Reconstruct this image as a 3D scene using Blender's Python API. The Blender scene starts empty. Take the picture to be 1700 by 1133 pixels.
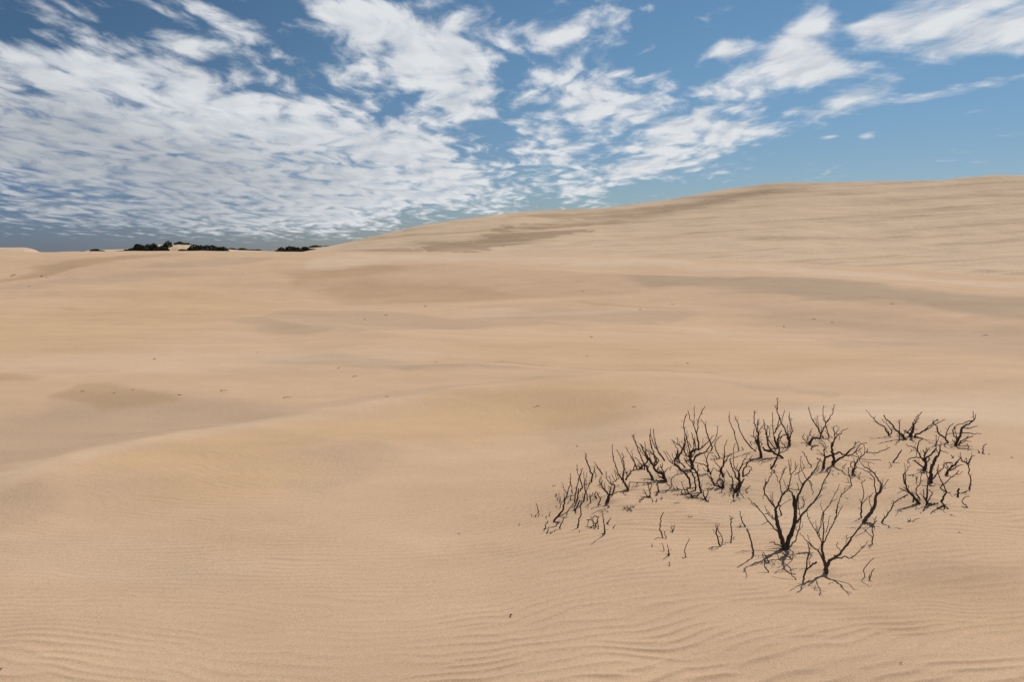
import bpy, math, random
import numpy as np

# ------------------------------------------------------------------ camera
sc = bpy.context.scene
COL = sc.collection
F, CX, CY, HOR = 1322.0, 850.0, 566.5, 410.0        # focal length and frame of the photograph in pixels
PITCH = math.atan((CY - HOR) / F)
EYE = 2.2
cam_d = bpy.data.cameras.new('camera')
cam_d.sensor_width = 36.0
cam_d.lens = 36.0 * F / 1700.0
cam_d.clip_start, cam_d.clip_end = 0.1, 6000.0
cam = bpy.data.objects.new('camera', cam_d)
cam.location = (0, 0, EYE)
cam.rotation_euler = (math.pi / 2 - PITCH, 0, 0)
COL.objects.link(cam)
sc.camera = cam

# ------------------------------------------------------------------ light and exposure
SUN_EL, SUN_AZ = math.radians(54), math.radians(36)   # azimuth to the right of straight ahead (+Y)
sun_d = bpy.data.lights.new('sun', 'SUN')
sun_d.energy, sun_d.angle, sun_d.color = 4.2, math.radians(0.53), (1.0, 0.96, 0.89)
sun = bpy.data.objects.new('sun', sun_d)
sun.rotation_euler = (math.pi / 2 - SUN_EL, 0, math.pi - SUN_AZ)
COL.objects.link(sun)
sc.view_settings.view_transform = 'Standard'
sc.view_settings.look = 'None'
sc.view_settings.exposure = 0.0
sc.view_settings.gamma = 1.0
sc.view_settings.use_curve_mapping = False

def pix_dir(px, py):
    v = (CY - py) / F
    return np.array([(px - CX) / F, math.cos(PITCH) + v * math.sin(PITCH), -math.sin(PITCH) + v * math.cos(PITCH)])

# ------------------------------------------------------------------ sky with altocumulus clouds
world = bpy.data.worlds.new('World')
sc.world = world
world.use_nodes = True
wt = world.node_tree
wt.nodes.clear()
def WN(kind, **kw):
    n = wt.nodes.new(kind)
    for k, v in kw.items():
        setattr(n, k, v)
    return n
def wlink(a, b): wt.links.new(a, b)
def wmath(op, a, b=None, clamp=False, c=None):
    n = WN('ShaderNodeMath', operation=op, use_clamp=clamp)
    for i, v in enumerate((a, b, c)):
        if v is None: continue
        if isinstance(v, (int, float)): n.inputs[i].default_value = v
        else: wlink(v, n.inputs[i])
    return n.outputs[0]
def wrange(v, a, b, c=0.0, d=1.0, smooth=True):
    n = WN('ShaderNodeMapRange', interpolation_type='SMOOTHSTEP' if smooth else 'LINEAR')
    wlink(v, n.inputs[0])
    for i, q in enumerate((a, b, c, d)): n.inputs[i + 1].default_value = q
    return n.outputs[0]
def wmix(f, a, b):
    n = WN('ShaderNodeMix', data_type='RGBA')
    if isinstance(f, (int, float)): n.inputs[0].default_value = f
    else: wlink(f, n.inputs[0])
    for i, q in ((6, a), (7, b)):
        if isinstance(q, tuple): n.inputs[i].default_value = q
        else: wlink(q, n.inputs[i])
    return n.outputs[2]
def wnoise(vec, scale, detail, rough, dist=0.0, lac=2.0):
    n = WN('ShaderNodeTexNoise', noise_dimensions='3D')
    wlink(vec, n.inputs['Vector'])
    n.inputs['Scale'].default_value = scale; n.inputs['Detail'].default_value = detail
    n.inputs['Roughness'].default_value = rough; n.inputs['Distortion'].default_value = dist
    n.inputs['Lacunarity'].default_value = lac
    return n.outputs[0]

tc = WN('ShaderNodeTexCoord')
sep = WN('ShaderNodeSeparateXYZ'); wlink(tc.outputs['Generated'], sep.inputs[0])
dx, dy, dz = sep.outputs
az = wmath('DEGREES', wmath('ARCTAN2', dx, dy))
el = wmath('DEGREES', wmath('ARCSINE', dz))
ang = WN('ShaderNodeCombineXYZ'); wlink(az, ang.inputs[0]); wlink(el, ang.inputs[1])
# the flat cloud layer seen from below
zz = wmath('ADD', wmath('MAXIMUM', dz, 0.0), 0.10)
pl = WN('ShaderNodeCombineXYZ'); wlink(wmath('DIVIDE', dx, zz), pl.inputs[0]); wlink(wmath('DIVIDE', dy, zz), pl.inputs[1])

def blob_field(blobs, start=0.0):
    """sum of soft elliptical patches, given as centre and half axes in degrees of azimuth and elevation"""
    acc = None
    for (bx, by, rx, ry, rot, w) in blobs:
        d = pix_dir(bx, by)
        a = math.degrees(math.atan2(d[0], d[1])); e = math.degrees(math.atan2(d[2], math.hypot(d[0], d[1])))
        k = math.degrees(1.0 / F) / (1 + ((bx - CX) / F) ** 2) ** 0.5
        m = WN('ShaderNodeMapping', vector_type='TEXTURE')
        wlink(ang.outputs[0], m.inputs[0])
        m.inputs['Location'].default_value = (a, e, 0)
        m.inputs['Rotation'].default_value = (0, 0, math.radians(rot))
        m.inputs['Scale'].default_value = (rx * k * 1.5, ry * k * 1.5, 1)
        ln = WN('ShaderNodeVectorMath', operation='LENGTH'); wlink(m.outputs[0], ln.inputs[0])
        v = wrange(ln.outputs['Value'], 1.0, 0.0, 0.0, w)
        acc = v if acc is None else wmath('ADD', acc, v)
    return acc

# thick patches: (x, y, half width, half height, tilt, weight)
CLOUDS = [(130,180,230,90,-6,.95),(360,190,230,80,-8,.9),(540,225,170,62,-6,.75),(190,275,260,60,-3,.75),(450,320,250,50,-3,.75),
 (600,330,150,50,-2,.65),(120,115,150,30,-8,.5),(130,45,210,50,-14,.28),(430,105,130,40,-8,.3),(320,368,330,34,-2,.75),(60,300,120,70,-5,.4),
 (650,95,140,75,-15,.95),(780,105,75,60,-20,.7),(705,35,110,42,-5,.7),(555,15,85,42,-10,.7),(765,165,50,38,-30,.75),(420,60,95,32,-5,.6),
 (290,68,60,22,-25,.6),(300,14,150,24,-5,.4),(70,14,110,24,-5,.4),(800,12,40,20,0,.4),(690,215,100,50,0,.65),(690,280,120,46,0,.65),(790,312,130,40,0,.75),(830,350,90,14,0,.4),
 (990,150,90,48,0,.75),(1050,200,110,48,0,.7),(900,120,60,46,0,.5),(975,60,60,36,10,.62),(1000,14,70,24,0,.5),(890,60,55,35,0,.5),(885,205,80,50,0,.65),
 (1125,240,120,38,20,.8),(1070,282,130,24,8,.7),(1225,228,80,24,16,.65),(965,322,62,20,-12,.85),(915,260,100,34,0,.6),(1150,145,50,12,-10,.5),(1170,195,70,26,0,.25),
 (1335,52,55,28,25,.95),(1210,78,34,20,15,.85),(1290,118,105,48,10,1.0),(1385,116,80,26,-12,.6),(1410,165,90,20,14,.8),(1240,165,50,18,0,.2),(1400,82,34,20,-20,-.35),
 (1580,28,200,44,4,1.0),(1660,66,150,34,6,.9),(1460,50,50,30,0,.2),(1590,150,150,11,8,.65),(1500,105,90,18,10,.2),(1380,228,26,5,5,.55),(1437,227,18,7,15,.55),(1100,18,70,40,0,.3),
 (430,226,75,18,0,-.4),(500,60,40,40,-30,-.3),(600,190,60,10,0,-.2),(560,270,120,10,0,-.2)]
cov = blob_field(CLOUDS)
# outside the view the layer goes on, thinned and broken to keep shadows deep
rest = wnoise(pl.outputs[0], 0.30, 3, 0.5)
out_a = wrange(wmath('ABSOLUTE', az), 34, 44)
out_e = wrange(el, 23, 30)
out = wmath('MAXIMUM', out_a, out_e)
cov = wmath('MULTIPLY_ADD', wmath('SUBTRACT', wrange(rest, .45, .7, 0, .9), cov), out, c=cov)
cov = wmath('MINIMUM', cov, 1.15)

warp = WN('ShaderNodeTexNoise', noise_dimensions='3D'); wlink(pl.outputs[0], warp.inputs['Vector'])
warp.inputs['Scale'].default_value = 1.7; warp.inputs['Detail'].default_value = 2
wv = WN('ShaderNodeVectorMath', operation='MULTIPLY_ADD')
wlink(warp.outputs['Color'], wv.inputs[0]); wv.inputs[1].default_value = (.35, .35, 0); wlink(pl.outputs[0], wv.inputs[2])
mp = WN('ShaderNodeMapping'); wlink(wv.outputs[0], mp.inputs[0])
mp.inputs['Rotation'].default_value = (0, 0, math.radians(-8)); mp.inputs['Scale'].default_value = (1.15, 0.55, 1)
n0 = wnoise(mp.outputs[0], 2.6, 3, 0.5)                         # clumps
n1 = wnoise(mp.outputs[0], 8.0, 9, 0.62)                        # puffs and their torn edges
mp2 = WN('ShaderNodeMapping'); wlink(wv.outputs[0], mp2.inputs[0])
mp2.inputs['Rotation'].default_value = (0, 0, math.radians(35)); mp2.inputs['Scale'].default_value = (.30, 2.0, 1)
n2 = wnoise(mp2.outputs[0], 3.0, 8, 0.62)                       # long wisps
wisp = wrange(az, 10, 24)
wf = wmath('MULTIPLY_ADD', wisp, .38, c=.14)
nn = wmath('MULTIPLY_ADD', wmath('SUBTRACT', n2, n1), wf, c=n1)
nn = wmath('MULTIPLY_ADD', wmath('SUBTRACT', n0, 0.5), 0.55, c=nn)
pw = WN('ShaderNodeVectorMath', operation='MULTIPLY_ADD'); pn = WN('ShaderNodeTexNoise'); wlink(mp.outputs[0], pn.inputs['Vector'])
pn.inputs['Scale'].default_value = 14; pn.inputs['Detail'].default_value = 3
wlink(pn.outputs['Color'], pw.inputs[0]); pw.inputs[1].default_value = (.10, .10, 0); wlink(mp.outputs[0], pw.inputs[2])
vor = WN('ShaderNodeTexVoronoi', feature='SMOOTH_F1'); wlink(pw.outputs[0], vor.inputs['Vector'])
vor.inputs['Scale'].default_value = 9.0; vor.inputs['Smoothness'].default_value = .35
puff = wmath('SUBTRACT', 0.42, vor.outputs['Distance'])
raw = wmath('MULTIPLY_ADD', puff, wmath('MULTIPLY_ADD', wisp, -.6, c=1.0), c=wmath('MULTIPLY_ADD', cov, 1.25, c=-0.36))
raw = wmath('MULTIPLY_ADD', wmath('SUBTRACT', nn, 0.5), 2.9, c=raw)
old = wmath('MULTIPLY_ADD', wmath('SUBTRACT', nn, 0.5), 3.3, c=wmath('MULTIPLY_ADD', cov, 1.25, c=-0.43))
dens = wmath('MULTIPLY', wrange(raw, -0.16, 0.92), wrange(el, 0.1, 0.9))
# relief of the cloud bases: the layer sampled a little further towards the sun
off = WN('ShaderNodeVectorMath', operation='ADD'); wlink(mp.outputs[0], off.inputs[0]); off.inputs[1].default_value = (.06, .06, 0)
n3 = wnoise(off.outputs[0], 2.6, 3, 0.5)
n4 = wnoise(off.outputs[0], 8.0, 5, 0.55)
n5 = wnoise(mp.outputs[0], 8.0, 5, 0.55)
rel = wmath('MULTIPLY_ADD', puff, .22, c=wmath('ADD', wmath('SUBTRACT', n0, n3), wmath('MULTIPLY', wmath('SUBTRACT', n5, n4), .7)))
lit = wrange(rel, -0.19, 0.13, smooth=False)
thick = wrange(raw, 0.2, 1.5)
GREY = [(60,250,260,90,0,.85),(330,300,250,80,0,.7),(30,160,150,80,0,.4),(150,360,300,50,0,.7),(380,120,150,40,0,.4),(60,390,200,40,0,.4),(560,280,200,80,0,.25),(60,20,200,40,0,.4)]
grey = blob_field(GREY)
grey = wmath('MINIMUM', wmath('ADD', grey, wmath('MULTIPLY', thick, .06)), 1.0)
base = wmix(grey, (12.8, 13.1, 13.4, 1), (7.9, 8.4, 9.0, 1))
dark = wmix(grey, (9.6, 10.3, 11.2, 1), (5.6, 6.3, 7.3, 1))
ccol = wmix(lit, dark, base)

sky = WN('ShaderNodeTexSky', sky_type='NISHITA')
sky.sun_disc = False
sky.sun_elevation, sky.sun_rotation = SUN_EL, SUN_AZ
sky.altitude = 0; sky.air_density = 1.0; sky.dust_density = 0.2; sky.ozone_density = 2.0
# polarised blue: clear towards the sun's side, deeper away from it
away = wrange(wmath('COSINE', wmath('SUBTRACT', wmath('RADIANS', az), SUN_AZ)), 1.0, .35)
high = wrange(el, 0.5, 14)
tcol = wmix(high, wmix(away, (.72, .84, 1.02, 1), (.37, .495, .87, 1)), wmix(away, (.74, .98, 1.08, 1), (.43, .585, .70, 1)))
tint = WN('ShaderNodeMix', data_type='RGBA', blend_type='MULTIPLY'); tint.inputs[0].default_value = 1
wlink(sky.outputs[0], tint.inputs[6]); wlink(tcol, tint.inputs[7])
skyc = wmix(wmath('MULTIPLY', dens, .97), tint.outputs[2], ccol)
bg = WN('ShaderNodeBackground'); wlink(skyc, bg.inputs[0]); bg.inputs[1].default_value = 0.06
wo = WN('ShaderNodeOutputWorld'); wlink(bg.outputs[0], wo.inputs[0])
try:
    world.cycles.sampling_method = 'MANUAL'; world.cycles.sample_map_resolution = 512
except Exception: pass

# ------------------------------------------------------------------ helpers
def tag(o, label=None, cat=None, group=None, kind=None):
    if label: o['label'] = label
    if cat: o['category'] = cat
    if group: o['group'] = group
    if kind: o['kind'] = kind
    return o

def _hash(ix, iy, s):
    h = (ix.astype(np.int64) * 374761393 + iy.astype(np.int64) * 668265263 + s * 1274126177) & 0xFFFFFFFF
    h = ((h ^ (h >> 13)) * 1274126177) & 0xFFFFFFFF
    h = (h ^ (h >> 16)) & 0xFFFFFFFF
    return h.astype(np.float64) / 4294967295.0

def perlin(x, y, s=0):
    x = np.asarray(x, float); y = np.asarray(y, float)
    ix, iy = np.floor(x), np.floor(y)
    fx, fy = x - ix, y - iy
    def g(a, b, px, py):
        t = _hash(a, b, s) * 2 * np.pi
        return np.cos(t) * px + np.sin(t) * py
    u = fx * fx * fx * (fx * (fx * 6 - 15) + 10); v = fy * fy * fy * (fy * (fy * 6 - 15) + 10)
    a = g(ix, iy, fx, fy); b = g(ix + 1, iy, fx - 1, fy)
    c = g(ix, iy + 1, fx, fy - 1); d = g(ix + 1, iy + 1, fx - 1, fy - 1)
    return ((a + (b - a) * u) * (1 - v) + (c + (d - c) * u) * v) * 1.41

def fbm(x, y, s=0, n=4, r=.5):
    t = 0; a = 1
    for k in range(n):
        t = t + a * perlin(x * 2 ** k + 17.3 * k, y * 2 ** k - 9.1 * k, s + k); a *= r
    return t

def sstep(a, b, x):
    t = np.clip((x - a) / (b - a), 0, 1)
    return t * t * (3 - 2 * t)

def polydist(px, py, pts):
    """distance to a polyline, and which side (+ above/behind, - in front)"""
    best = np.full(np.shape(px), 1e9); side = np.zeros(np.shape(px))
    for (ax, ay), (bx, by) in zip(pts[:-1], pts[1:]):
        vx, vy = bx - ax, by - ay
        t = np.clip(((px - ax) * vx + (py - ay) * vy) / (vx * vx + vy * vy), 0, 1)
        qx, qy = px - ax - t * vx, py - ay - t * vy
        d = np.hypot(qx, qy); m = d < best
        best = np.where(m, d, best); side = np.where(m, np.sign(vx * (py - ay) - vy * (px - ax)), side)
    return best, side

# ------------------------------------------------------------------ the shape of the sand
CREST = np.array([(-900,424,90),(-100,419,120),(0,418,120),(75,418.5,118),(130,417.5,115),(300,416.5,112),(420,417.5,108),(500,418,105),(560,418,103),(700,419,100),(850,421,95),(1000,424,90),(1100,428,85),(1250,434,78),(1400,441,72),(1550,450,66),(1700,460,60),(2600,500,45)], float)
def macro_drop(x, y):
    """how far the sand lies below the eye"""
    r = np.hypot(x, y)
    a = np.arctan2(x, np.maximum(y, -1e9))
    ac = np.clip(a, -.95, .95)
    px = CX + F * np.tan(ac)
    yy = r * np.cos(ac)
    yc = np.interp(px, CREST[:, 0], CREST[:, 2])
    dc = (np.interp(px, CREST[:, 0], CREST[:, 1]) - HOR) * yc / F
    t = yy / yc
    B = 2.2 + 0.25 * sstep(5, 14, yy) + 0.95 * sstep(12, 40, yy)
    w = sstep(.38, 1.02, t)
    D = B * (1 - w) + dc * w
    D = D + np.minimum(np.maximum(yy - yc, 0) ** 2 / (np.maximum(yy - yc, 0) + 8) * .14, 8.5 - dc)
    behind = sstep(1.2, 2.2, np.abs(a))
    return D * (1 - behind) + (2.2 + .15 * np.sin(r * .2)) * behind

# crest lines of the small drifts, as plan positions on the sand (metres): filled from plan_line()
def plane_pt(px, py, D=None):
    """plan position on the undisturbed sand that lies along a line of sight"""
    ys = np.geomspace(1.5, 118, 3000)
    xs = (px - CX) / F * ys
    # pixel row of sand at ys
    row = HOR + F * macro_drop(xs, ys) / ys
    k = np.argmax(row <= py)
    return float(xs[k]), float(ys[k])
def plan_line(pts): return [plane_pt(*p) for p in pts]

DRIFTS = [  # crest line, height, width in front, width behind (m)
 (plan_line([(-300,900),(0,822),(100,775),(300,728),(500,690),(700,667),(900,645),(1100,650)]), .125, 2.2, 1.0),
 (plan_line([(800,960),(930,880),(985,830),(1060,785),(1150,752),(1250,738),(1400,726),(1550,722),(1700,726),(1900,740)]), .17, 1.3, 1.6),
 (plan_line([(330,800),(440,775),(540,745),(620,742),(760,765)]), .045, .7, .35),
 (plan_line([(400,600),(560,618),(800,612),(1000,625),(1250,645),(1420,665)]), .12, 2.0, 1.0),
 (plan_line([(250,545),(420,530),(500,548),(640,565),(840,552),(930,540),(1080,560)]), .30, 3.0, 2.2),
 (plan_line([(480,452),(560,440),(700,446),(850,455),(1000,466),(1200,470),(1700,492)]), .55, 9.0, 5),
 (plan_line([(0,470),(120,450),(300,432),(480,424)]), .4, 10, 6),
 (plan_line([(1420,880),(1500,862),(1600,835),(1700,820)]), .07, .7, .5),
 (plan_line([(1440,960),(1560,925),(1640,880),(1800,850)]), .06, .6, .6),
]
HOLLOWS = [  # centre, half axes (m), depth
 (plane_pt(150,690), (5.0, 2.2), .16), (plane_pt(40,860), (1.3, .8), .06), (plane_pt(960,690), (3.0, 1.3), .12),
 (plane_pt(580,790), (.9, .6), .04), (plane_pt(1260,835), (.9, .5), .06), (plane_pt(1600,540), (13, 6), .5),
 (plane_pt(600,487), (20, 8), .5), (plane_pt(115,505), (4, 3), .25), (plane_pt(1560,1000), (.8, .4), .05), (plane_pt(1450,800), (.8, .5), .05),
]
def _curve(pts, amp, wf, wb):
    """a crest as range over bearing, smoothed, with the cosine of its slant"""
    u = np.array([p[0] / p[1] for p in pts]); yy = np.array([p[1] for p in pts])
    us = np.linspace(u[0], u[-1], 240); ys = np.exp(np.interp(us, u, np.log(yy)))
    ker = np.hanning(41); ker /= ker.sum()
    ys = np.convolve(np.pad(ys, 20, mode='reflect', reflect_type='odd'), ker, 'valid')
    dxs, dys = np.gradient(us * ys), np.gradient(ys)
    cs = np.abs(dxs - us * dys) / np.maximum(np.hypot(dxs, dys), 1e-9)
    k2 = np.hanning(121); k2 /= k2.sum()
    cs = np.convolve(np.pad(np.clip(cs, .3, 1), 60, mode='edge'), k2, 'valid')
    return us, ys, cs, amp, wf, wb
CURVES = [_curve(*d) for d in DRIFTS]
def height(x, y):
    x = np.asarray(x, float); y = np.asarray(y, float)
    r = np.hypot(x, y)
    h = EYE - macro_drop(x, y)
    if x.ndim == 0: return height(x[None], y[None])[0]
    fr = y > .8
    yf = np.where(fr, y, 1.0); u = np.where(fr, x / yf, 9.0)
    for us, ys, cs, amp, wf, wb in CURVES:
        m = fr & (u > us[0]) & (u < us[-1])
        if not m.any(): continue
        c = np.interp(u[m], us, ys); k = np.interp(u[m], us, cs)
        q = (yf[m] - c) * k
        f = min(.30, .5 * (us[-1] - us[0])); e = sstep(0, f, u[m] - us[0]) * sstep(0, f, us[-1] - u[m])
        w = wb + (wf - wb) * (1 - sstep(-.25 * wb, .25 * wb, q))
        r0 = .2 * min(wb, wf)
        h[m] += amp * e * np.exp(-(np.sqrt(q * q + r0 * r0) - r0) / w * 1.3) * (1 - sstep(1.2, 3.2, np.abs(q) / w)) * (1 - sstep(1.8, 4.5, np.abs(yf[m] - c) / w))
    for (cx, cy), (rx, ry), a in HOLLOWS:
        h = h - a * np.exp(-(((x - cx) / rx) ** 2 + ((y - cy) / ry) ** 2))
    k = sstep(6, 40, r)
    h = h + fbm(x * .11 + 3, y * .16, 5, 3) * (.03 + .10 * k) * (1 - .6 * sstep(85, 110, r))
    h = h + fbm(x * .6, y * .8, 9, 3) * .014
    return h

def ground_at(px, py, ymax=125.0):
    d = pix_dir(px, py); d = d / d[1]
    ys = np.geomspace(1.5, ymax, 2500)
    gap = (EYE + d[2] * ys) - height(d[0] * ys, ys)
    k = int(np.argmax(gap <= 0))
    if gap[k] > 0: k = len(ys) - 1
    a, b = (gap[k - 1], gap[k]) if k else (1, 0)
    y = ys[k - 1] + (ys[k] - ys[k - 1]) * (a / (a - b) if a != b else 0) if k else ys[0]
    return np.array([d[0] * y, y, EYE + d[2] * y])

# sand heaped and scoured round the feet of the shrubs
_feet = []
for _px, _py, _r, _a in ((1304,911,.20,.030),(1372,951,.15,.022),(1435,867,.16,.022),(1525,836,.2,.025),(1541,838,.14,.02),(1545,801,.2,.03),(1383,773,.2,.03),(1367,777,.15,.02),(1264,759,.16,.025),
                         (1105,799,.25,.035),(1150,826,.2,.03),(1200,812,.25,.035),(1224,815,.22,.03),(1311,740,.2,.03),(1367,727,.2,.025),(1503,729,.22,.03),(1587,739,.2,.03),(1042,813,.16,.025),(1007,834,.2,.03),(957,830,.22,.025),(1345,738,.2,.025),(1415,786,.16,.02)):
    _g = ground_at(_px, _py)
    _feet += [((_g[0] + .03, _g[1] + .05), (_r, _r * .8), -_a), ((_g[0] - .02, _g[1] - .08), (_r * .45, _r * .28), _a * .5)]
HOLLOWS += _feet
def grid_mesh(name, X, Y, Z, mat, cols=None, wrap=False):
    nr, nc = X.shape
    me = bpy.data.meshes.new(name)
    co = np.stack([X, Y, Z], -1).reshape(-1, 3).astype(np.float32)
    i = np.arange(nr * nc).reshape(nr, nc)
    if wrap: i = np.concatenate([i, i[:, :1]], 1)
    q = np.stack([i[:-1, :-1], i[:-1, 1:], i[1:, 1:], i[1:, :-1]], -1).reshape(-1, 4).astype(np.int32)
    me.vertices.add(len(co)); me.vertices.foreach_set('co', co.ravel())
    me.loops.add(q.size); me.loops.foreach_set('vertex_index', q.ravel())
    me.polygons.add(len(q))
    me.polygons.foreach_set('loop_start', np.arange(0, q.size, 4, dtype=np.int32))
    me.polygons.foreach_set('use_smooth', np.ones(len(q), bool))
    me.update(calc_edges=True)
    if cols is not None:
        for nm, c in cols.items():
            if c.ndim == 3:
                a = me.color_attributes.new(nm, 'FLOAT_COLOR', 'POINT')
                c4 = np.concatenate([c, np.ones(c.shape[:2] + (1,))], -1).astype(np.float32)
                a.data.foreach_set('color', c4.ravel())
            else:
                a = me.attributes.new(nm, 'FLOAT', 'POINT'); a.data.foreach_set('value', c.astype(np.float32).ravel())
    me.materials.append(mat)
    o = bpy.data.objects.new(name, me); COL.objects.link(o)
    return o

# ------------------------------------------------------------------ materials
def new_mat(name, rough=.9, spec=.2):
    m = bpy.data.materials.new(name); m.use_nodes = True
    nt = m.node_tree; b = nt.nodes['Principled BSDF']
    b.inputs['Roughness'].default_value = rough
    b.inputs['Specular IOR Level'].default_value = spec
    return m, nt, b
def sand_material(name, grain=1.0, far=False):
    m, nt, b = new_mat(name, .95, .1)
    N, L = nt.nodes, nt.links
    at = N.new('ShaderNodeAttribute'); at.attribute_name = 'sand_tone'
    geo = N.new('ShaderNodeNewGeometry')
    def noise(sc_, det, r, stretch=(1, 1, 1)):
        mp_ = N.new('ShaderNodeMapping'); L.new(geo.outputs['Position'], mp_.inputs[0]); mp_.inputs['Scale'].default_value = stretch
        n = N.new('ShaderNodeTexNoise'); L.new(mp_.outputs[0], n.inputs['Vector'])
        n.inputs['Scale'].default_value = sc_; n.inputs['Detail'].default_value = det; n.inputs['Roughness'].default_value = r
        return n.outputs[0]
    def rng(v, a, b_, c, d):
        n = N.new('ShaderNodeMapRange'); L.new(v, n.inputs[0])
        for i, q in enumerate((a, b_, c, d)): n.inputs[i + 1].default_value = q
        return n.outputs[0]
    def mul(a, f):
        n = N.new('ShaderNodeVectorMath'); n.operation = 'SCALE'; L.new(a, n.inputs[0]); L.new(f, n.inputs['Scale'])
        return n.outputs[0]
    c = at.outputs['Color']
    if far:
        c = mul(c, rng(noise(.12, 5, .6, (1, .5, 2.5)), .3, .7, .93, 1.06))
    else:
        c = mul(c, rng(noise(.5, 6, .6, (1, 1.6, 1)), .3, .7, .955, 1.045))
        c = mul(c, rng(noise(130, 3, .8), .3, .7, .74, 1.26))       # single grains
        c = mul(c, rng(noise(38, 4, .7), .3, .7, .95, 1.05))
    L.new(c, b.inputs['Base Color'])
    if not far:
        bp = N.new('ShaderNodeBump'); bp.inputs['Strength'].default_value = .55; bp.inputs['Distance'].default_value = .004
        L.new(noise(150, 4, .7), bp.inputs['Height'])
        co_ = N.new('ShaderNodeAttribute'); co_.attribute_name = 'coarse'
        bp2 = N.new('ShaderNodeBump'); bp2.inputs['Distance'].default_value = .022
        L.new(co_.outputs['Fac'], bp2.inputs['Strength'])
        L.new(noise(26, 4, .7, (1, .7, 1)), bp2.inputs['Height']); L.new(bp.outputs[0], bp2.inputs['Normal'])
        L.new(bp2.outputs[0], b.inputs['Normal'])
    else:
        bp = N.new('ShaderNodeBump'); bp.inputs['Strength'].default_value = .5; bp.inputs['Distance'].default_value = .5
        L.new(noise(.5, 5, .65, (.5, 1, 1)), bp.inputs['Height']); L.new(bp.outputs[0], b.inputs['Normal'])
    return m
M_SAND = sand_material('sand_grains')
M_FAR = sand_material('far_sand', far=True)
def bark_material(name, col, col2):
    m, nt, b = new_mat(name, .75, .25)
    N, L = nt.nodes, nt.links
    tc_ = N.new('ShaderNodeNewGeometry'); n = N.new('ShaderNodeTexNoise'); L.new(tc_.outputs['Position'], n.inputs['Vector'])
    n.inputs['Scale'].default_value = 90; n.inputs['Detail'].default_value = 4
    mx = N.new('ShaderNodeMix'); mx.data_type = 'RGBA'; L.new(n.outputs[0], mx.inputs[0]); mx.inputs[6].default_value = col; mx.inputs[7].default_value = col2
    L.new(mx.outputs[2], b.inputs['Base Color'])
    bp = N.new('ShaderNodeBump'); bp.inputs['Strength'].default_value = .6; bp.inputs['Distance'].default_value = .003
    L.new(n.outputs[0], bp.inputs['Height']); L.new(bp.outputs[0], b.inputs['Normal'])
    return m
M_BARK = bark_material('dead_bark', (.028, .020, .016, 1), (.085, .060, .046, 1))
M_BARK2 = bark_material('weathered_bark', (.045, .031, .024, 1), (.14, .098, .072, 1))
M_DEBRIS = bark_material('dry_debris', (.08, .06, .045, 1), (.18, .14, .10, 1))

# ------------------------------------------------------------------ tone of the sand (grain and mineral, plus slope shade and bright crests put into the colour)
SAND = np.array([.472, .320, .205])
LIGHT = np.array([.505, .368, .252]); GREYS = np.array([.352, .254, .170]); OCHRE = np.array([.455, .300, .162]); BROWN = np.array([.350, .230, .132])
def poly_mask(u, v, pts, soft):
    """1 inside the outline, fading over 'soft' """
    inside = np.zeros(u.shape, bool); P = pts + [pts[0]]
    for (ax, ay), (bx, by) in zip(P[:-1], P[1:]):
        if ay == by: continue
        c = ((ay > v) != (by > v)) & (u < (bx - ax) * (v - ay) / (by - ay) + ax)
        inside ^= c
    d, _ = polydist(u, v, P)
    return sstep(-soft, soft, np.where(inside, d, -d))
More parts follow.
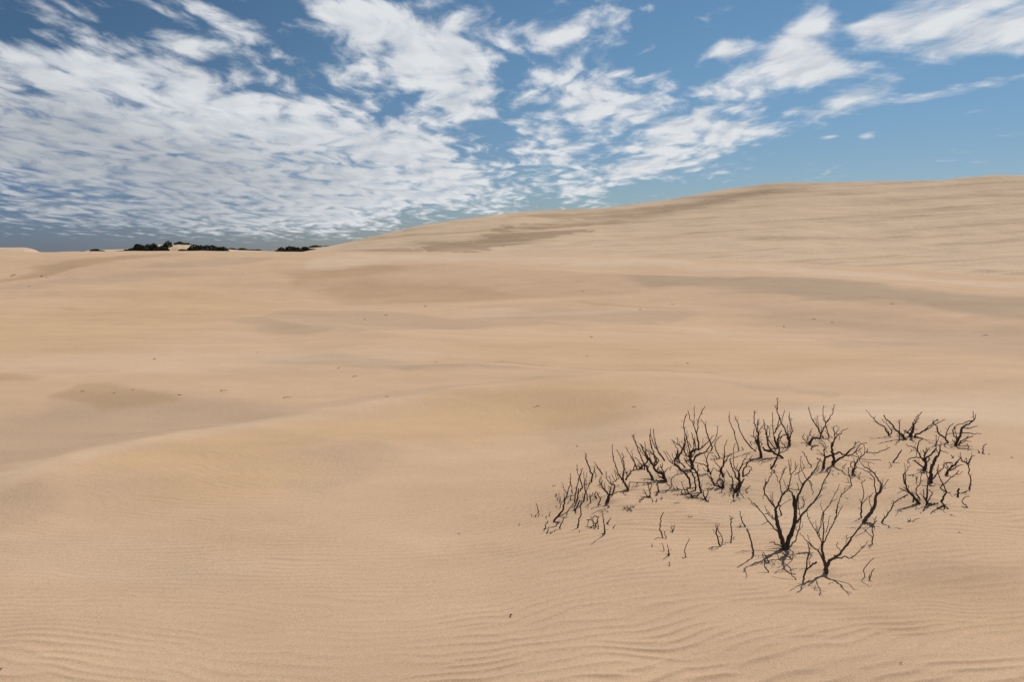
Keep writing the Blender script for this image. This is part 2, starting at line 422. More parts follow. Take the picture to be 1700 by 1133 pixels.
# outlines of the patches as bearings and ranges: range is expressed by the dip below the horizon, x4 so both axes weigh alike
def outline(pts): return [(p[0], p[1] * 3.0) for p in pts]
AREAS = [
 (BROWN,.7,3,.0,[(620,604),(700,604),(900,608),(1200,620),(1200,622),(900,610.5),(700,606)]),
 (BROWN,.5,4,.0,[(930,496),(1000,503),(1140,512),(1100,513),(980,505)]),
 (LIGHT,.6,5,.0,[(500,436),(560,430),(640,432),(560,446),(505,447)]),  # tone, strength, softness, coarse relief, outline
 (GREYS,.56,38,.5,[(-60,700),(120,652),(200,640),(330,655),(470,672),(520,682),(430,700),(300,722),(120,762),(-60,800)]),
 (BROWN,.6,12,.0,[(60,660),(130,635),(240,642),(270,658),(150,672)]),
 (BROWN,.5,10,.0,[(-40,622),(35,624),(30,630),(-40,640)]),
 (GREYS,.85,14,.4,[(990,462),(1150,465),(1400,477),(1750,496),(1750,528),(1500,507),(1250,491),(1080,479)]),  # shaded band under the ridge crest, painted into the sand tone
 (GREYS,.45,26,.4,[(1150,505),(1300,512),(1560,528),(1750,530),(1750,598),(1560,580),(1400,568),(1350,556),(1500,545),(1300,530)]),
 (GREYS,.5,12,.35,[(380,536),(500,508),(640,512),(760,530),(940,512),(1150,520),(1120,532),(900,540),(760,553),(620,560),(480,560)]),
 (BROWN,.5,18,.0,[(520,474),(600,460),(760,468),(920,484),(1050,484),(800,496),(600,492)]),
 (BROWN,.7,9,.0,[(-40,470),(60,450),(160,430),(300,421),(320,424),(200,436),(90,456),(-40,476)]),
 (GREYS,.55,8,.0,[(190,448),(300,436),(420,431),(430,434),(300,445)]),
 (GREYS,.5,10,.0,[(-40,482),(120,463),(280,454),(330,458),(120,474),(-40,488)]),
 (BROWN,.6,14,.0,[(470,452),(540,443),(640,446),(680,451),(560,462),(500,470)]),
 (BROWN,.45,9,.0,[(100,502),(150,500),(150,507),(110,510)]),
 (GREYS,.6,8,.3,[(430,604),(520,590),(570,598),(740,612),(900,618),(700,618),(520,610)]),
 (GREYS,.26,34,.55,[(440,778),(520,755),(610,742),(645,765),(600,805),(520,832),(470,815)]),
 (OCHRE,.55,60,.2,[(250,800),(400,770),(520,775),(470,830),(350,850),(220,840)]),
 (GREYS,.28,30,.5,[(-40,830),(60,815),(95,850),(60,885),(-40,895)]),
 (OCHRE,.6,50,.1,[(120,800),(300,740),(600,690),(900,640),(1080,640),(1020,700),(800,740),(560,740),(300,790)]),
 (OCHRE,.45,60,.0,[(-100,530),(300,470),(520,500),(400,530),(200,580),(-100,600)]),
 (OCHRE,.4,40,.0,[(700,585),(900,560),(1150,560),(1500,590),(1300,620),(900,610)]),
 (BROWN,.35,50,.0,[(860,650),(960,655),(1040,670),(1000,710),(880,700)]),
 (GREYS,.35,40,.3,[(900,700),(1060,680),(1090,730),(980,770),(920,760)]),
 (GREYS,.40,30,.1,[(1090,815),(1250,800),(1420,815),(1470,850),(1300,860),(1120,850)]),  # shading low on the shrub mound, painted as grey tone
 (GREYS,.35,26,.1,[(1500,842),(1580,818),(1640,830),(1560,870)]),
 (BROWN,.35,60,.0,[(1350,1030),(1550,980),(1750,960),(1750,1090),(1500,1100)]),
 (GREYS,.35,8,.4,[(1180,640),(1300,645),(1410,655),(1400,662),(1250,652)]),
 (GREYS,.3,8,.3,[(440,675),(700,650),(900,632),(1180,620),(1000,628),(760,652),(560,680)]),
 (LIGHT,.5,22,.0,[(-60,812),(100,768),(300,724),(500,688),(700,664),(700,668),(500,696),(300,738),(100,790),(-60,850)]),  # glow along the left drift crest, put into the sand colour
 (LIGHT,.75,60,.0,[(1130,745),(1300,690),(1500,660),(1760,660),(1760,725),(1500,720),(1250,742)]),
 (LIGHT,.5,40,.0,[(-60,598),(300,585),(700,590),(700,604),(300,618),(-60,612)]),
 (LIGHT,.8,12,.0,[(560,420),(850,424),(1100,432),(1400,448),(1760,472),(1760,485),(1400,462),(1100,444),(850,440),(600,432)]),  # bright ridge crest painted into the tone for a crisp edge
 (LIGHT,.7,8,.0,[(500,432),(560,424),(700,424),(640,442),(560,446),(505,446)]),
 (LIGHT,.5,10,.0,[(720,516),(800,511),(900,516),(1060,512),(1050,520),(900,524),(760,522)]),
 (LIGHT,.5,9,.0,[(1090,530),(1200,540),(1320,552),(1200,548)]),
 (LIGHT,.35,60,.0,[(-60,900),(200,905),(500,960),(300,1000),(-60,990)]),
 (LIGHT,.5,30,.0,[(1180,870),(1400,850),(1600,880),(1500,900),(1250,900)]),
]

# ------------------------------------------------------------------ ground: one sheet of sand, finest in front of the camera
def build_ground():
    az_f = np.arctan(np.linspace(-.74, .74, 900))
    az_c = np.linspace(az_f[-1], 2 * np.pi + az_f[0], 70)[1:-1]
    A = np.concatenate([az_f, az_c])
    inv = np.concatenate([np.linspace(1 / 3.3, 1 / 25., 560), np.linspace(1 / 25., 1 / 132., 190)[1:]])
    R = np.concatenate([[.02, .4, .9, 1.5, 2.1, 2.7, 3.0], 1 / inv, np.geomspace(140, 1500, 26)])
    AA, RR = np.meshgrid(A, R)
    X, Y = RR * np.sin(AA), RR * np.cos(AA)
    Z = height(X.ravel(), Y.ravel()).reshape(X.shape)
    # wind ripples: crests across the view, swinging round on the right
    near = RR < 30
    x, y = X[near], Y[near]
    g = .33 * (np.sqrt((x - .2) ** 2 + .9) + (x - .2)) / 2 - .05 * x
    lam = .086 + .012 * perlin(x * .25, y * .25, 41)
    w1 = fbm(x * .55, y * .9, 31, 3) * .16 + perlin(x * 2.3, y * 3.6, 33) * .034 + perlin(x * 6, y * 9, 34) * .006
    w2 = fbm(x * .6 + 7, y * .9, 35, 3) * .18 + perlin(x * 2.7, y * 3.3, 37) * .034 + perlin(x * 6, y * 9, 38) * .006
    p1 = 2 * np.pi * (y - g + w1) / lam; p2 = 2 * np.pi * (y * 1.03 - g * 1.1 + w2) / lam
    m = sstep(-.2, .2, perlin(x * 1.7, y * 2.6, 39))
    def prof(p): return 1.15 * (np.exp(1.1 * np.sin(p + .35 * np.sin(p))) - 1.33) / 1.3
    rp = prof(p1) * m + prof(p2) * (1 - m)
    amp = .0039 * (1 - sstep(7, 16, RR[near])) * (.72 + .35 * sstep(-1.5, 1.5, x)) * (.4 + .7 * sstep(-.5, .5, fbm(x * .35, y * .5, 43, 2))) * (.55 + .8 * sstep(-.45, .5, fbm(x * 1.2, y * 3.0, 45, 2)))
    u = CX + F * np.tan(np.clip(AA[near], -1, 1)); v = HOR + F * macro_drop(x, y) / np.maximum(y, .5)
    calm = np.exp(-(((u - 560) / 130) ** 2 + ((v - 785) / 50) ** 2)) + np.exp(-(((u - 150) / 330) ** 2 + ((v - 700) / 60) ** 2)) + .8 * np.exp(-(((u - 60) / 130) ** 2 + ((v - 850) / 60) ** 2))
    amp = amp * (1 - .9 * np.clip(calm, 0, 1)) * sstep(1.2, 2.6, RR[near]) * (1 - sstep(.95, 1.4, np.abs(AA[near])))
    # long low undulations under the ripples on the lower right
    lo = .0028 * sstep(-.3, .4, fbm(x * .8, y * .8, 47, 2)) * np.sin(2 * np.pi * (y - g * 2.0 + w2 * 2.0) / .62) * sstep(0, 2, x) * (1 - sstep(5, 9, RR[near]))
    Z[near] += rp * amp + lo
    # tone
    U = CX + F * np.tan(np.clip(AA, -1, 1)); V = (HOR + F * macro_drop(X, Y) / np.maximum(Y, .5)) * 3.0
    sel = (np.abs(AA) < .70) & (RR < 135) & (RR > 3.2)
    xs, ys = X[sel], Y[sel]
    us, vs = U[sel], V[sel]
    lr = np.log(np.maximum(ys, .5))
    us = us + 34 * fbm(us / 190, lr * 5, 51, 4) ; vs = vs + 13 * fbm(us / 150, lr * 7, 57, 4, .6)
    T = np.tile(SAND, (len(us), 1)); C = np.zeros(len(us))
    for tone, k, soft, co, pts in AREAS:
        P = outline(pts)
        x0, x1 = min(p[0] for p in P) - soft * 2, max(p[0] for p in P) + soft * 2
        y0, y1 = min(p[1] for p in P) - soft * 2, max(p[1] for p in P) + soft * 2
        mm = (us > x0) & (us < x1) & (vs > y0) & (vs < y1)
        if not mm.any(): continue
        f = poly_mask(us[mm], vs[mm], P, soft)
        T[mm] += (tone - T[mm]) * (f * k)[:, None]
        C[mm] = np.maximum(C[mm], f * co)
    st = fbm(us / 420, lr * 9, 61, 4, .6)
    T *= (1 + .05 * st)[:, None]
    TT = np.tile(SAND, X.shape + (1,)); TT[sel] = T
    CC = np.zeros(X.shape); CC[sel] = C
    # coarse grains show darker specks as well
    o = grid_mesh('ground', X, Y, Z, M_SAND, {'sand_tone': TT, 'coarse': CC}, wrap=True)
    return tag(o, 'rippled tan sand sheet with grey coarse patches reaching the dunes', kind='structure')
build_ground()

# ------------------------------------------------------------------ the big dune behind the near ridge
DCREST = np.array([(380,430),(460,424),(500,419),(550,409),(600,398),(660,384),(700,375),(760,366),(850,354),(900,350.5),(1000,346.5),(1100,334),(1200,316),(1270,306.5),(1310,305),(1350,305.5),(1450,303.5),(1550,302),(1590,297),(1640,293),(1700,294),(1900,290),(2300,330),(2700,420)], float)
def build_dune():
    px = np.concatenate([np.arange(380, 1800, 2.2), np.linspace(1800, 2700, 60)])
    sil = np.interp(px, DCREST[:, 0], DCREST[:, 1])
    ker = np.hanning(13); ker /= ker.sum()
    sil = np.convolve(np.pad(sil, 6, mode='edge'), ker, 'valid')
    top = sil + .5 * perlin(px / 55, px * 0, 71) * sstep(560, 700, px)
    n = 150
    s = np.linspace(0, 1, n)[:, None]
    bot = np.interp(px, [380, 600, 850, 1100, 1400, 1700, 2700], [448, 440, 436, 442, 455, 474, 520])
    ROW = bot + (top - bot) * s                                   # sight line of each point of the face
    U = np.broadcast_to(px, ROW.shape)
    # depth gained per row: the lee face is steep, the windward lobes are gentle
    def near_line(pts, w):
        p = np.array(pts, float); c = np.interp(U, p[:, 0], p[:, 1]); e = sstep(p[0, 0] - 30, p[0, 0] + 60, U) * (1 - sstep(p[-1, 0] - 80, p[-1, 0] + 40, U))
        return (ROW - c) / w, e
    rate = np.ones(ROW.shape)
    q, e = near_line([(690,412),(760,407),(850,392),(950,376),(1000,370),(1100,352),(1200,332),(1270,319),(1330,316)], 9)
    lee = e * np.exp(-q ** 2)
    rate = rate * (1 - .6 * lee)
    wv = fbm(U / 260, ROW / 9 + U / 60 * .35, 73, 4)
    rate = rate * np.clip(1 + .45 * wv, .35, 2)
    Y0 = np.interp(px, [380, 700, 1100, 1700, 2700], [150, 140, 120, 100, 90])
    Y1 = np.interp(px, [380, 500, 700, 1000, 1700, 2700], [175, 190, 215, 250, 255, 240])
    cum = np.cumsum(rate * (bot - top), 0); cum = cum / cum[-1]
    Yd = Y0 + (Y1 - Y0) * cum
    Xd = (U - CX) / F * Yd
    Zd = EYE + (HOR - ROW) / F * Yd
    # round over the crest and down the far side
    k = np.linspace(.04, 1, 14)[:, None]
    Yb = Yd[-1] + 60 * k; Xb = (px - CX) / F * Yb; Zb = Zd[-1] - 14 * k ** 1.6 - 1.0 * k
    kf = np.array([[1.0], [.5]])
    Yf = Yd[0] - 12 * kf; Xf = (px - CX) / F * Yf; Zf = Zd[0] - 5 * kf
    X = np.concatenate([Xf, Xd, Xb]); Y = np.concatenate([Yf, Yd, Yb]); Z = np.concatenate([Zf, Zd, Zb])
    r = fbm(X * .05 + Y * .02, Y * .12, 75, 4) * .25
    fade = np.concatenate([np.ones(2), 1 - sstep(.8, 1, s[:, 0]), np.zeros(14)])[:, None]
    Z = Z + r * fade
    T = np.tile(LIGHT * .965, X.shape + (1,))
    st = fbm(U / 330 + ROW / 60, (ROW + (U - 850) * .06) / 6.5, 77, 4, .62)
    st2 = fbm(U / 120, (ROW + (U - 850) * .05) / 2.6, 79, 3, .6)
    dk = np.clip(sstep(.18, .75, st) * .45 + .35 * sstep(.3, .8, st2), 0, 1) + .55 * lee * sstep(-.9, .2, st + .5)  # streaks, plus shade of the lee face added to the colour
    # dark bands; on the left shoulder, slip-face shade put into the colour
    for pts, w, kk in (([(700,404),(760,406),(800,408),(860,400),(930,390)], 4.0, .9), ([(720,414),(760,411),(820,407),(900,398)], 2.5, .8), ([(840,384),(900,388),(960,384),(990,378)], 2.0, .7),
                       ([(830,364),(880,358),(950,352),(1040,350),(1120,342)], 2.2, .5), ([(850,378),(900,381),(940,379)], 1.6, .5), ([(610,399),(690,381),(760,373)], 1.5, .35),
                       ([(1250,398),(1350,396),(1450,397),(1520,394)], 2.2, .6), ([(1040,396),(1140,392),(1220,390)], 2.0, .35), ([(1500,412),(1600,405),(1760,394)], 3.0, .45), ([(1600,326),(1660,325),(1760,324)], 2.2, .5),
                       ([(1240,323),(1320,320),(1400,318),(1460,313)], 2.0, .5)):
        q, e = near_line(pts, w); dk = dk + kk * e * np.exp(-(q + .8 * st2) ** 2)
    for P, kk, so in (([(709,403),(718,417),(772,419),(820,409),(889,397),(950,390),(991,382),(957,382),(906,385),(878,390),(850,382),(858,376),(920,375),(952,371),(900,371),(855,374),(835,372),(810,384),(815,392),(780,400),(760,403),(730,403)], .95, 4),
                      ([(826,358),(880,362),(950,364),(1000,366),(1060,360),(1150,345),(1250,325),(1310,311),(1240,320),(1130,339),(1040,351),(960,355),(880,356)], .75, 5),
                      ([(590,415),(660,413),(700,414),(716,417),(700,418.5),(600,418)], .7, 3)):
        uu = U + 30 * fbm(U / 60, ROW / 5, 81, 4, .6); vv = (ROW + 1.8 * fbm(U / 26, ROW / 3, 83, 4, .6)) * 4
        dk = np.maximum(dk, kk * poly_mask(uu, vv, [(p[0], p[1] * 4) for p in P], so))  # ragged outlines: slip face and hollows shaded in the colour
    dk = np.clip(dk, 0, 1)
    wet_shade = np.array([.29, .20, .128])  # one dark colour for damp streaks and for painted lee-face shade
    Tm = T[2:2 + n]; Tm += (wet_shade - Tm) * (dk * .92)[..., None]
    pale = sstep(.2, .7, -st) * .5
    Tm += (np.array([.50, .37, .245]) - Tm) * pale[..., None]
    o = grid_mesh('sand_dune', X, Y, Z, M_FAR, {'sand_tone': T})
    return tag(o, 'big pale dune rising to the right behind the near ridge', kind='structure')
build_dune()

def build_hill(name, label, crest, y_face, y_top, drop, tone, seed, rough=.3):
    """a low far dune: a strip of sand rising from y_face to its crest and falling behind"""
    c = np.array(crest, float)
    px = np.arange(c[0, 0], c[-1, 0] + 1, 1.5)
    top = np.interp(px, c[:, 0], c[:, 1])
    s = np.linspace(0, 1, 24)[:, None]
    Yd = y_face + (y_top - y_face) * s + 0 * px
    Xd = (px - CX) / F * Yd
    zt = EYE + (HOR - top) / F * y_top
    zb = zt * 0 - drop
    Zd = zb + (zt - zb) * np.sin(s * np.pi / 2) ** .8
    Zd = Zd + fbm(Xd * .15, Yd * .15, seed, 4) * rough * (1 - s) * 2 * s
    k = np.linspace(.1, 1, 6)[:, None]
    Yb = y_top + 40 * k + 0 * px; Xb = (px - CX) / F * Yb; Zb = zt - (zt - zb) * k ** 1.5
    X = np.concatenate([Xd, Xb]); Y = np.concatenate([Yd, Yb]); Z = np.concatenate([Zd, Zb])
    T = np.tile(np.array(tone), X.shape + (1,)); T = T * (1 + .1 * fbm(X * .2, Z * 2.5, seed + 3, 4))[..., None]
    return tag(grid_mesh(name, X, Y, Z, M_FAR, {'sand_tone': T}), label, kind='structure')
build_hill('sand_hill', 'pale wind-cut dune top on the far left skyline', [(-500,428),(-300,416),(-120,411),(0,411),(20,411.2),(45,411),(55,412.5),(62,414.5),(72,419),(100,430)], 132, 150, 4, LIGHT * 1.03, 91, .5)
build_hill('scrub_hill', 'far dune with a bare pale blowout under dark scrub', [(90,424),(130,418.5),(160,415),(215,414),(245,410),(262,407),(275,406),(290,405.5),(300,404.5),(318,406),(330,409),(350,411),(380,414),(400,415.5),(460,417),(480,418),(520,424)], 205, 232, 7, LIGHT * 1.02, 93, .9)
build_hill('scrub_hill', 'far sand rise carrying the right-hand scrub beside the big dune', [(440,424),(470,418),(490,416),(512,411.5),(530,410.3),(548,409),(575,404),(600,402),(640,404),(700,430)], 205, 240, 7, LIGHT * .97, 95, .7)
build_hill('scrub_hill', 'low distant ridge of dark scrub between two dark clumps', [(340,424),(372,416),(385,414.5),(400,414.5),(430,415.5),(460,416.8),(480,418),(500,426)], 330, 345, 8, (.10, .11, .07), 97, .3)

# ------------------------------------------------------------------ far scrub: every bush with a crown of small leaf faces and a trunk
def leaf_material():
    m, nt, b = new_mat('scrub_leaves', .8, .15)
    N, L = nt.nodes, nt.links
    a = N.new('ShaderNodeAttribute'); a.attribute_name = 'leaf'
    mx = N.new('ShaderNodeMix'); mx.data_type = 'RGBA'; L.new(a.outputs['Fac'], mx.inputs[0])
    mx.inputs[6].default_value = (.020, .025, .015, 1); mx.inputs[7].default_value = (.068, .078, .040, 1)
    L.new(mx.outputs[2], b.inputs['Base Color'])
    return m
M_LEAF = leaf_material()
def far_bush(px, base, w_px, h_px, Yd, seed, label, cat='bush'):
    rnd = np.random.default_rng(seed)
    k = Yd / F
    w, h = w_px * k * 1.22, h_px * k * 1.04
    bx, bz = (px - CX) * k, EYE + (HOR - base) * k
    root = bpy.data.objects.new('scrub_bush', None); root.location = (bx, Yd, bz - .3); COL.objects.link(root)
    root.empty_display_size = .2
    tag(root, label, cat, 'dark scrub on the far dunes')
    # crown: lumps, each filled with leaf faces
    nl = max(3, int(w_px / 5))
    V, Fc, A = [], [], []
    for i in range(nl):
        t = (i + .5) / nl * 2 - 1 + rnd.normal(0, .12)
        env = max(.25, (1 - min(abs(t), .98) ** 2.2)) ** .6
        hh = h * env * rnd.uniform(.8, 1.02)
        c = np.array([t * w * .40, rnd.normal(0, w * .1), hh * .42])
        rr = np.array([w * .62 / nl ** .75, w * .5 / nl ** .6, hh * .58]) * rnd.uniform(.9, 1.1)
        m = int(260 + 900 / nl)
        d = rnd.normal(size=(m, 3)); d /= np.linalg.norm(d, axis=1)[:, None]
        p = c + d * rr * rnd.uniform(.6, 1.0, (m, 1))
        p[:, 2] = np.maximum(p[:, 2], 0.02)
        tone = rnd.random()
        for q in p:
            s = rnd.uniform(.12, .24)
            a = rnd.normal(size=3); a /= np.linalg.norm(a); b = np.cross(a, rnd.normal(size=3)); b /= np.linalg.norm(b)
            j = len(V)
            V += [q + a * s, q + b * s, q - a * s * .8, q - b * s]
            Fc.append((j, j + 1, j + 2, j + 3)); A += [min(1, max(0, tone * .6 + rnd.random() * .4))] * 4
    me = bpy.data.meshes.new('crown'); me.from_pydata([tuple(v) for v in V], [], Fc)
    at = me.attributes.new('leaf', 'FLOAT', 'POINT'); at.data.foreach_set('value', np.array(A, np.float32))
    me.materials.append(M_LEAF)
    o = bpy.data.objects.new('crown', me); o.parent = root; COL.objects.link(o)
    V, Fc = [], []
    for i in range(3):
        pts = [np.array([(i - 1) * w * .12, 0, -.8]), np.array([(i - 1) * w * .2, 0, h * .25]), np.array([(i - 1) * w * .3, .1, h * .55])]
        add_tube(V, Fc, pts, [.12, .09, .04], 5)
    me = bpy.data.meshes.new('trunk'); me.from_pydata([tuple(v) for v in V], [], Fc); me.materials.append(M_BARK)
    o = bpy.data.objects.new('trunk', me); o.parent = root; COL.objects.link(o)

def add_tube(V, Fc, pts, rad, sides=5):
    P = [np.asarray(p, float) for p in pts]
    n = len(P); base = len(V)
    ref = np.array([.31, .87, .38])
    for i in range(n):
        t = P[min(i + 1, n - 1)] - P[max(i - 1, 0)]
        t = t / (np.linalg.norm(t) + 1e-9)
        a = np.cross(t, ref); a /= np.linalg.norm(a) + 1e-9; b = np.cross(t, a)
        for s in range(sides):
            th = 2 * math.pi * s / sides
            V.append(tuple(P[i] + (a * math.cos(th) + b * math.sin(th)) * rad[i]))
    for i in range(n - 1):
        for s in range(sides):
            s2 = (s + 1) % sides
            Fc.append((base + i * sides + s, base + i * sides + s2, base + (i + 1) * sides + s2, base + (i + 1) * sides + s))
    V.append(tuple(P[-1] + (P[-1] - P[-2]) * .15)); tip = len(V) - 1
    for s in range(sides): Fc.append((base + (n - 1) * sides + s, base + (n - 1) * sides + (s + 1) % sides, tip))
    Fc.append(tuple(base + s for s in range(sides))[::-1])

SCRUB = [  # bearing, foot row, width, height (photograph pixels), range
 (165,416.5,17,4.6,215,'small round dark bush alone on the far skyline, left of the scrub clumps'),
 (142,418,16,2.4,212,'flat dark bush at the far left end of the distant scrub'),
 (206,417.5,14,3.0,214,'low dark bush just left of the largest far scrub clump'),
 (220,417,16,6,216,'sloping bush at the left foot of the largest far clump'),
 (235,416.5,24,14,220,'rounded dark bush at the left shoulder of the largest far clump'),
 (257,417,26,17,222,'tallest dark bush on the far dune, left of the pale blowout'),
 (282,416,24,17,224,'dark bush whose right edge meets the pale blowout'),
 (272,417.5,26,10,217,'low dark bush in front of the tallest far bushes'),
 (302,406.5,18,7,229,'dark bush on top of the pale blowout, left of its neighbour'),
 (316,407.5,15,6.5,229,'dark bush on top of the pale blowout, right of its neighbour'),
 (330,417,26,12.5,220,'dark bush at the right foot of the pale blowout'),
 (352,417,26,14,222,'rounded dark bush topping the clump right of the blowout'),
 (369,417.5,22,10,220,'dark bush at the right end of the clump beside the blowout'),
 (386,416.5,22,6,335,'grey-green distant bush at the left end of the low ridge'),
 (404,416.5,24,5.5,335,'grey-green distant bush in the middle of the low ridge'),
 (424,417,22,4.5,335,'grey-green distant bush near the right end of the low ridge'),
 (446,418,26,3,335,'lowest distant bush at the right end of the low ridge'),
 (470,418.5,20,9,214,'dark bush at the left end of the clump beside the big dune'),
 (488,418,28,11.5,216,'tallest dark bush of the clump beside the big dune'),
 (508,416.5,22,9,222,'dark bush in the right half of the clump beside the big dune'),
 (500,418.8,38,5,212,'long low green bush along the foot of the clump beside the big dune'),
 (527,410.2,17,4.6,238,'small dark bush on pale sand nearly touching the big dune'),
 (543,409.6,14,2.2,239,'flattest dark bush, last one before the big dune'),
 (524,414.2,18,3,224,'thin green bush on the sand below the last scrub'),
 (306,414.5,10,2.0,214,'tiny dark bush low on the pale blowout'),
]
for i, (px, base, w, h, Yd, lab) in enumerate(SCRUB):
    far_bush(px, base, w, h, Yd, 500 + i, lab)

# ------------------------------------------------------------------ burnt shrubs and sticks standing in the sand
# every plant was measured on an enlarged part of the photograph: origin and enlargement of each part
SHEET = {'R1': (860, 780, 8.5), 'R2': (940, 700, 8.09), 'R3': (1080, 660, 9.444), 'R4': (1080, 750, 9.444), 'R5': (1200, 650, 8.5),
         'R6': (1300, 680, 8.5), 'R7': (1430, 670, 7.727), 'R8': (1450, 720, 7.08), 'B1': (1230, 750, 6.294), 'B2': (1290, 840, 7.08),
         'B3': (1380, 750, 6.293), 'B4': (1070, 830, 8.5), 'B5': (1200, 840, 7.08), 'P': (0, 0, 1.0)}
rng = random.Random(7)
def to_px(sheet, pts):
    ox, oy, s = SHEET[sheet]
    return [(ox + pts[i] / s, oy + pts[i + 1] / s) for i in range(0, len(pts), 2)]
def smooth(P, W, jit, sub=3):
    """Catmull-Rom through the measured points with a little knobbliness"""
    if len(P) < 2: return P, W
    Q, R = [], []
    n = len(P)
    for i in range(n - 1):
        p0, p1, p2, p3 = P[max(i - 1, 0)], P[i], P[i + 1], P[min(i + 2, n - 1)]
        for k in range(sub):
            t = k / sub
            q = .5 * ((2 * p1) + (p2 - p0) * t + (2 * p0 - 5 * p1 + 4 * p2 - p3) * t * t + (3 * p1 - p0 - 3 * p2 + p3) * t ** 3)
            if i + k > 0: q = q + np.array([rng.gauss(0, jit), rng.gauss(0, jit), rng.gauss(0, jit)])
            Q.append(q); R.append((W[i] + (W[i + 1] - W[i]) * t) * rng.uniform(.88, 1.14))
    Q.append(P[-1]); R.append(W[-1])
    return Q, R
def link_mesh(name, V, Fc, mat, parent, loc):
    me = bpy.data.meshes.new(name)
    me.from_pydata([(v[0] - loc[0], v[1] - loc[1], v[2] - loc[2]) for v in V], [], Fc)
    me.polygons.foreach_set('use_smooth', [True] * len(me.polygons)); me.materials.append(mat)
    o = bpy.data.objects.new(name, me); COL.objects.link(o)
    if parent: o.parent = parent
    return o
class Plant:
    def __init__(self, sheet, root, label, cat='dead shrub', group='burnt shrubs standing in the drifted sand', name='dead_shrub', mat=None, nubs=1.0):
        self.sheet = sheet; self.label = label; self.cat = cat; self.group = group; self.name = name; self.mat = mat or M_BARK; self.nubs = nubs
        self.rp = to_px(sheet, root)[0]
        self.g = ground_at(*self.rp); self.y = self.g[1]
        self.br = []
    def _pt(self, px, py, y):
        g = ground_at(px, py)
        y = min(y, g[1] - .004)                       # never behind the sand it is seen against
        d = pix_dir(px, py); d = d / d[1]
        return np.array([d[0] * y, y, EYE + d[2] * y])
    def _line(self, pts, w0, w1, lean, start):
        """start: (px, py, range) to grow from"""
        P, W = [], []
        n = len(pts)
        k = self.y / F
        L = 0; last = pts[0]
        for i, (px, py) in enumerate(pts):
            L += math.hypot(px - last[0], py - last[1]); last = (px, py)
            P.append((px, py, start[2] + lean * L * k))
            W.append((w0 + (w1 - w0) * (i / max(n - 1, 1)) ** .8) * k * .49)
        return P, W
    def add(self, w0, w1, pts, lean=None, on=None, sheet=None):
        pts = to_px(sheet or self.sheet, pts)
        if lean is None: lean = rng.choice((-1, 1)) * rng.uniform(.1, .55)
        if on is None and not self.br: start = (pts[0][0], pts[0][1], self.y)
        else:
            # nearest point of the plant so far gives the range; roots of separate stems use the sand
            best = None
            src = self.br[-1:] if on == 'last' else self.br
            for b in src:
                for T in [b['P']] + [t['P'] for t in b['tw']]:
                    for q0, q1 in zip(T[:-1], T[1:]):
                        for f in (0, .5, 1):
                            q = [q0[j] + (q1[j] - q0[j]) * f for j in range(3)]
                            d = math.hypot(q[0] - pts[0][0], q[1] - pts[0][1])
                            if best is None or d < best[0]: best = (d, q[2])
            start = (pts[0][0], pts[0][1], best[1] if best and best[0] < 9 else ground_at(*pts[0])[1])
            if best and best[0] >= 9: start = (pts[0][0], pts[0][1], ground_at(*pts[0])[1])
        P, W = self._line(pts, w0, w1, lean, start)
        return {'P': P, 'W': W, 'tw': []}
    def b(self, w0, w1, *pts, lean=None, sheet=None):
        self.br.append(self.add(w0, w1, pts, lean, None, sheet)); return self
    def t(self, w0, w1, *pts, lean=None, sheet=None):
        self.br[-1]['tw'].append(self.add(w0, w1, pts, lean, 'last', sheet)); return self
    def done(self, single=None):
        k = self.y / F
        n = len(self.br)
        single = (n == 1 and self.name == 'dead_stick') if single is None else single
        loc = tuple(self.g)
        root = None
        def geo(line, V, Fc, foot):
            P = [self._pt(*q) for q in line['P']]; W = list(line['W'])
            if foot: P = [P[0] - np.array([0, 0, .05])] + P; W = [W[0] * 1.15] + W
            Q, R = smooth(P, W, .55 * k, 3)
            add_tube(V, Fc, Q, R, 7 if W[0] / k > 1.2 else 5)
            # short broken side twigs
            L = sum(math.hypot(a[0] - b_[0], a[1] - b_[1]) for a, b_ in zip(line['P'][:-1], line['P'][1:]))
            for _ in range(int(L / 9 * self.nubs + rng.random())):
                i = rng.randrange(max(1, len(Q) // 3), len(Q) - 1) if len(Q) > 4 else len(Q) - 2
                t = Q[i + 1] - Q[i - 1]; t = t / (np.linalg.norm(t) + 1e-9)
                d = np.array([rng.gauss(0, 1), rng.gauss(0, .7), rng.gauss(.25, .6)]); d = d - t * d.dot(t) * .5; d = d / np.linalg.norm(d) + t * .7
                d /= np.linalg.norm(d); l = rng.uniform(2, 9) * k
                m = Q[i] + d * l * .55 + np.array([rng.gauss(0, .1 * l) for _ in range(3)])
                r = min(R[i] * .5, .42 * k)
                if (Q[i] + d * l)[2] > Q[0][2] + .01: add_tube(V, Fc, [Q[i], m, Q[i] + d * l * 1.0], [r, r * .8, r * .45], 4)
        if single:
            V, Fc = [], []
            for j, b in enumerate(self.br):
                near = math.hypot(b['P'][0][0] - self.rp[0], b['P'][0][1] - self.rp[1]) < 4
                geo(b, V, Fc, near)
                for t in b['tw']: geo(t, V, Fc, False)
            o = link_mesh(self.name, V, Fc, self.mat, None, loc); o.location = loc
            tag(o, self.label, self.cat, self.group); return o
        root = bpy.data.objects.new(self.name, None); root.location = loc; root.empty_display_size = .05; COL.objects.link(root)
        tag(root, self.label, self.cat, self.group)
        for j, b in enumerate(self.br):
            V, Fc = [], []
            g = ground_at(b['P'][0][0], b['P'][0][1])
            geo(b, V, Fc, abs(b['P'][0][2] - g[1]) < .25)
            o = link_mesh('branch', V, Fc, self.mat, root, loc)
            for t in b['tw']:
                V, Fc = [], []
                geo(t, V, Fc, False)
                link_mesh('twig', V, Fc, self.mat, o, loc)
        return root

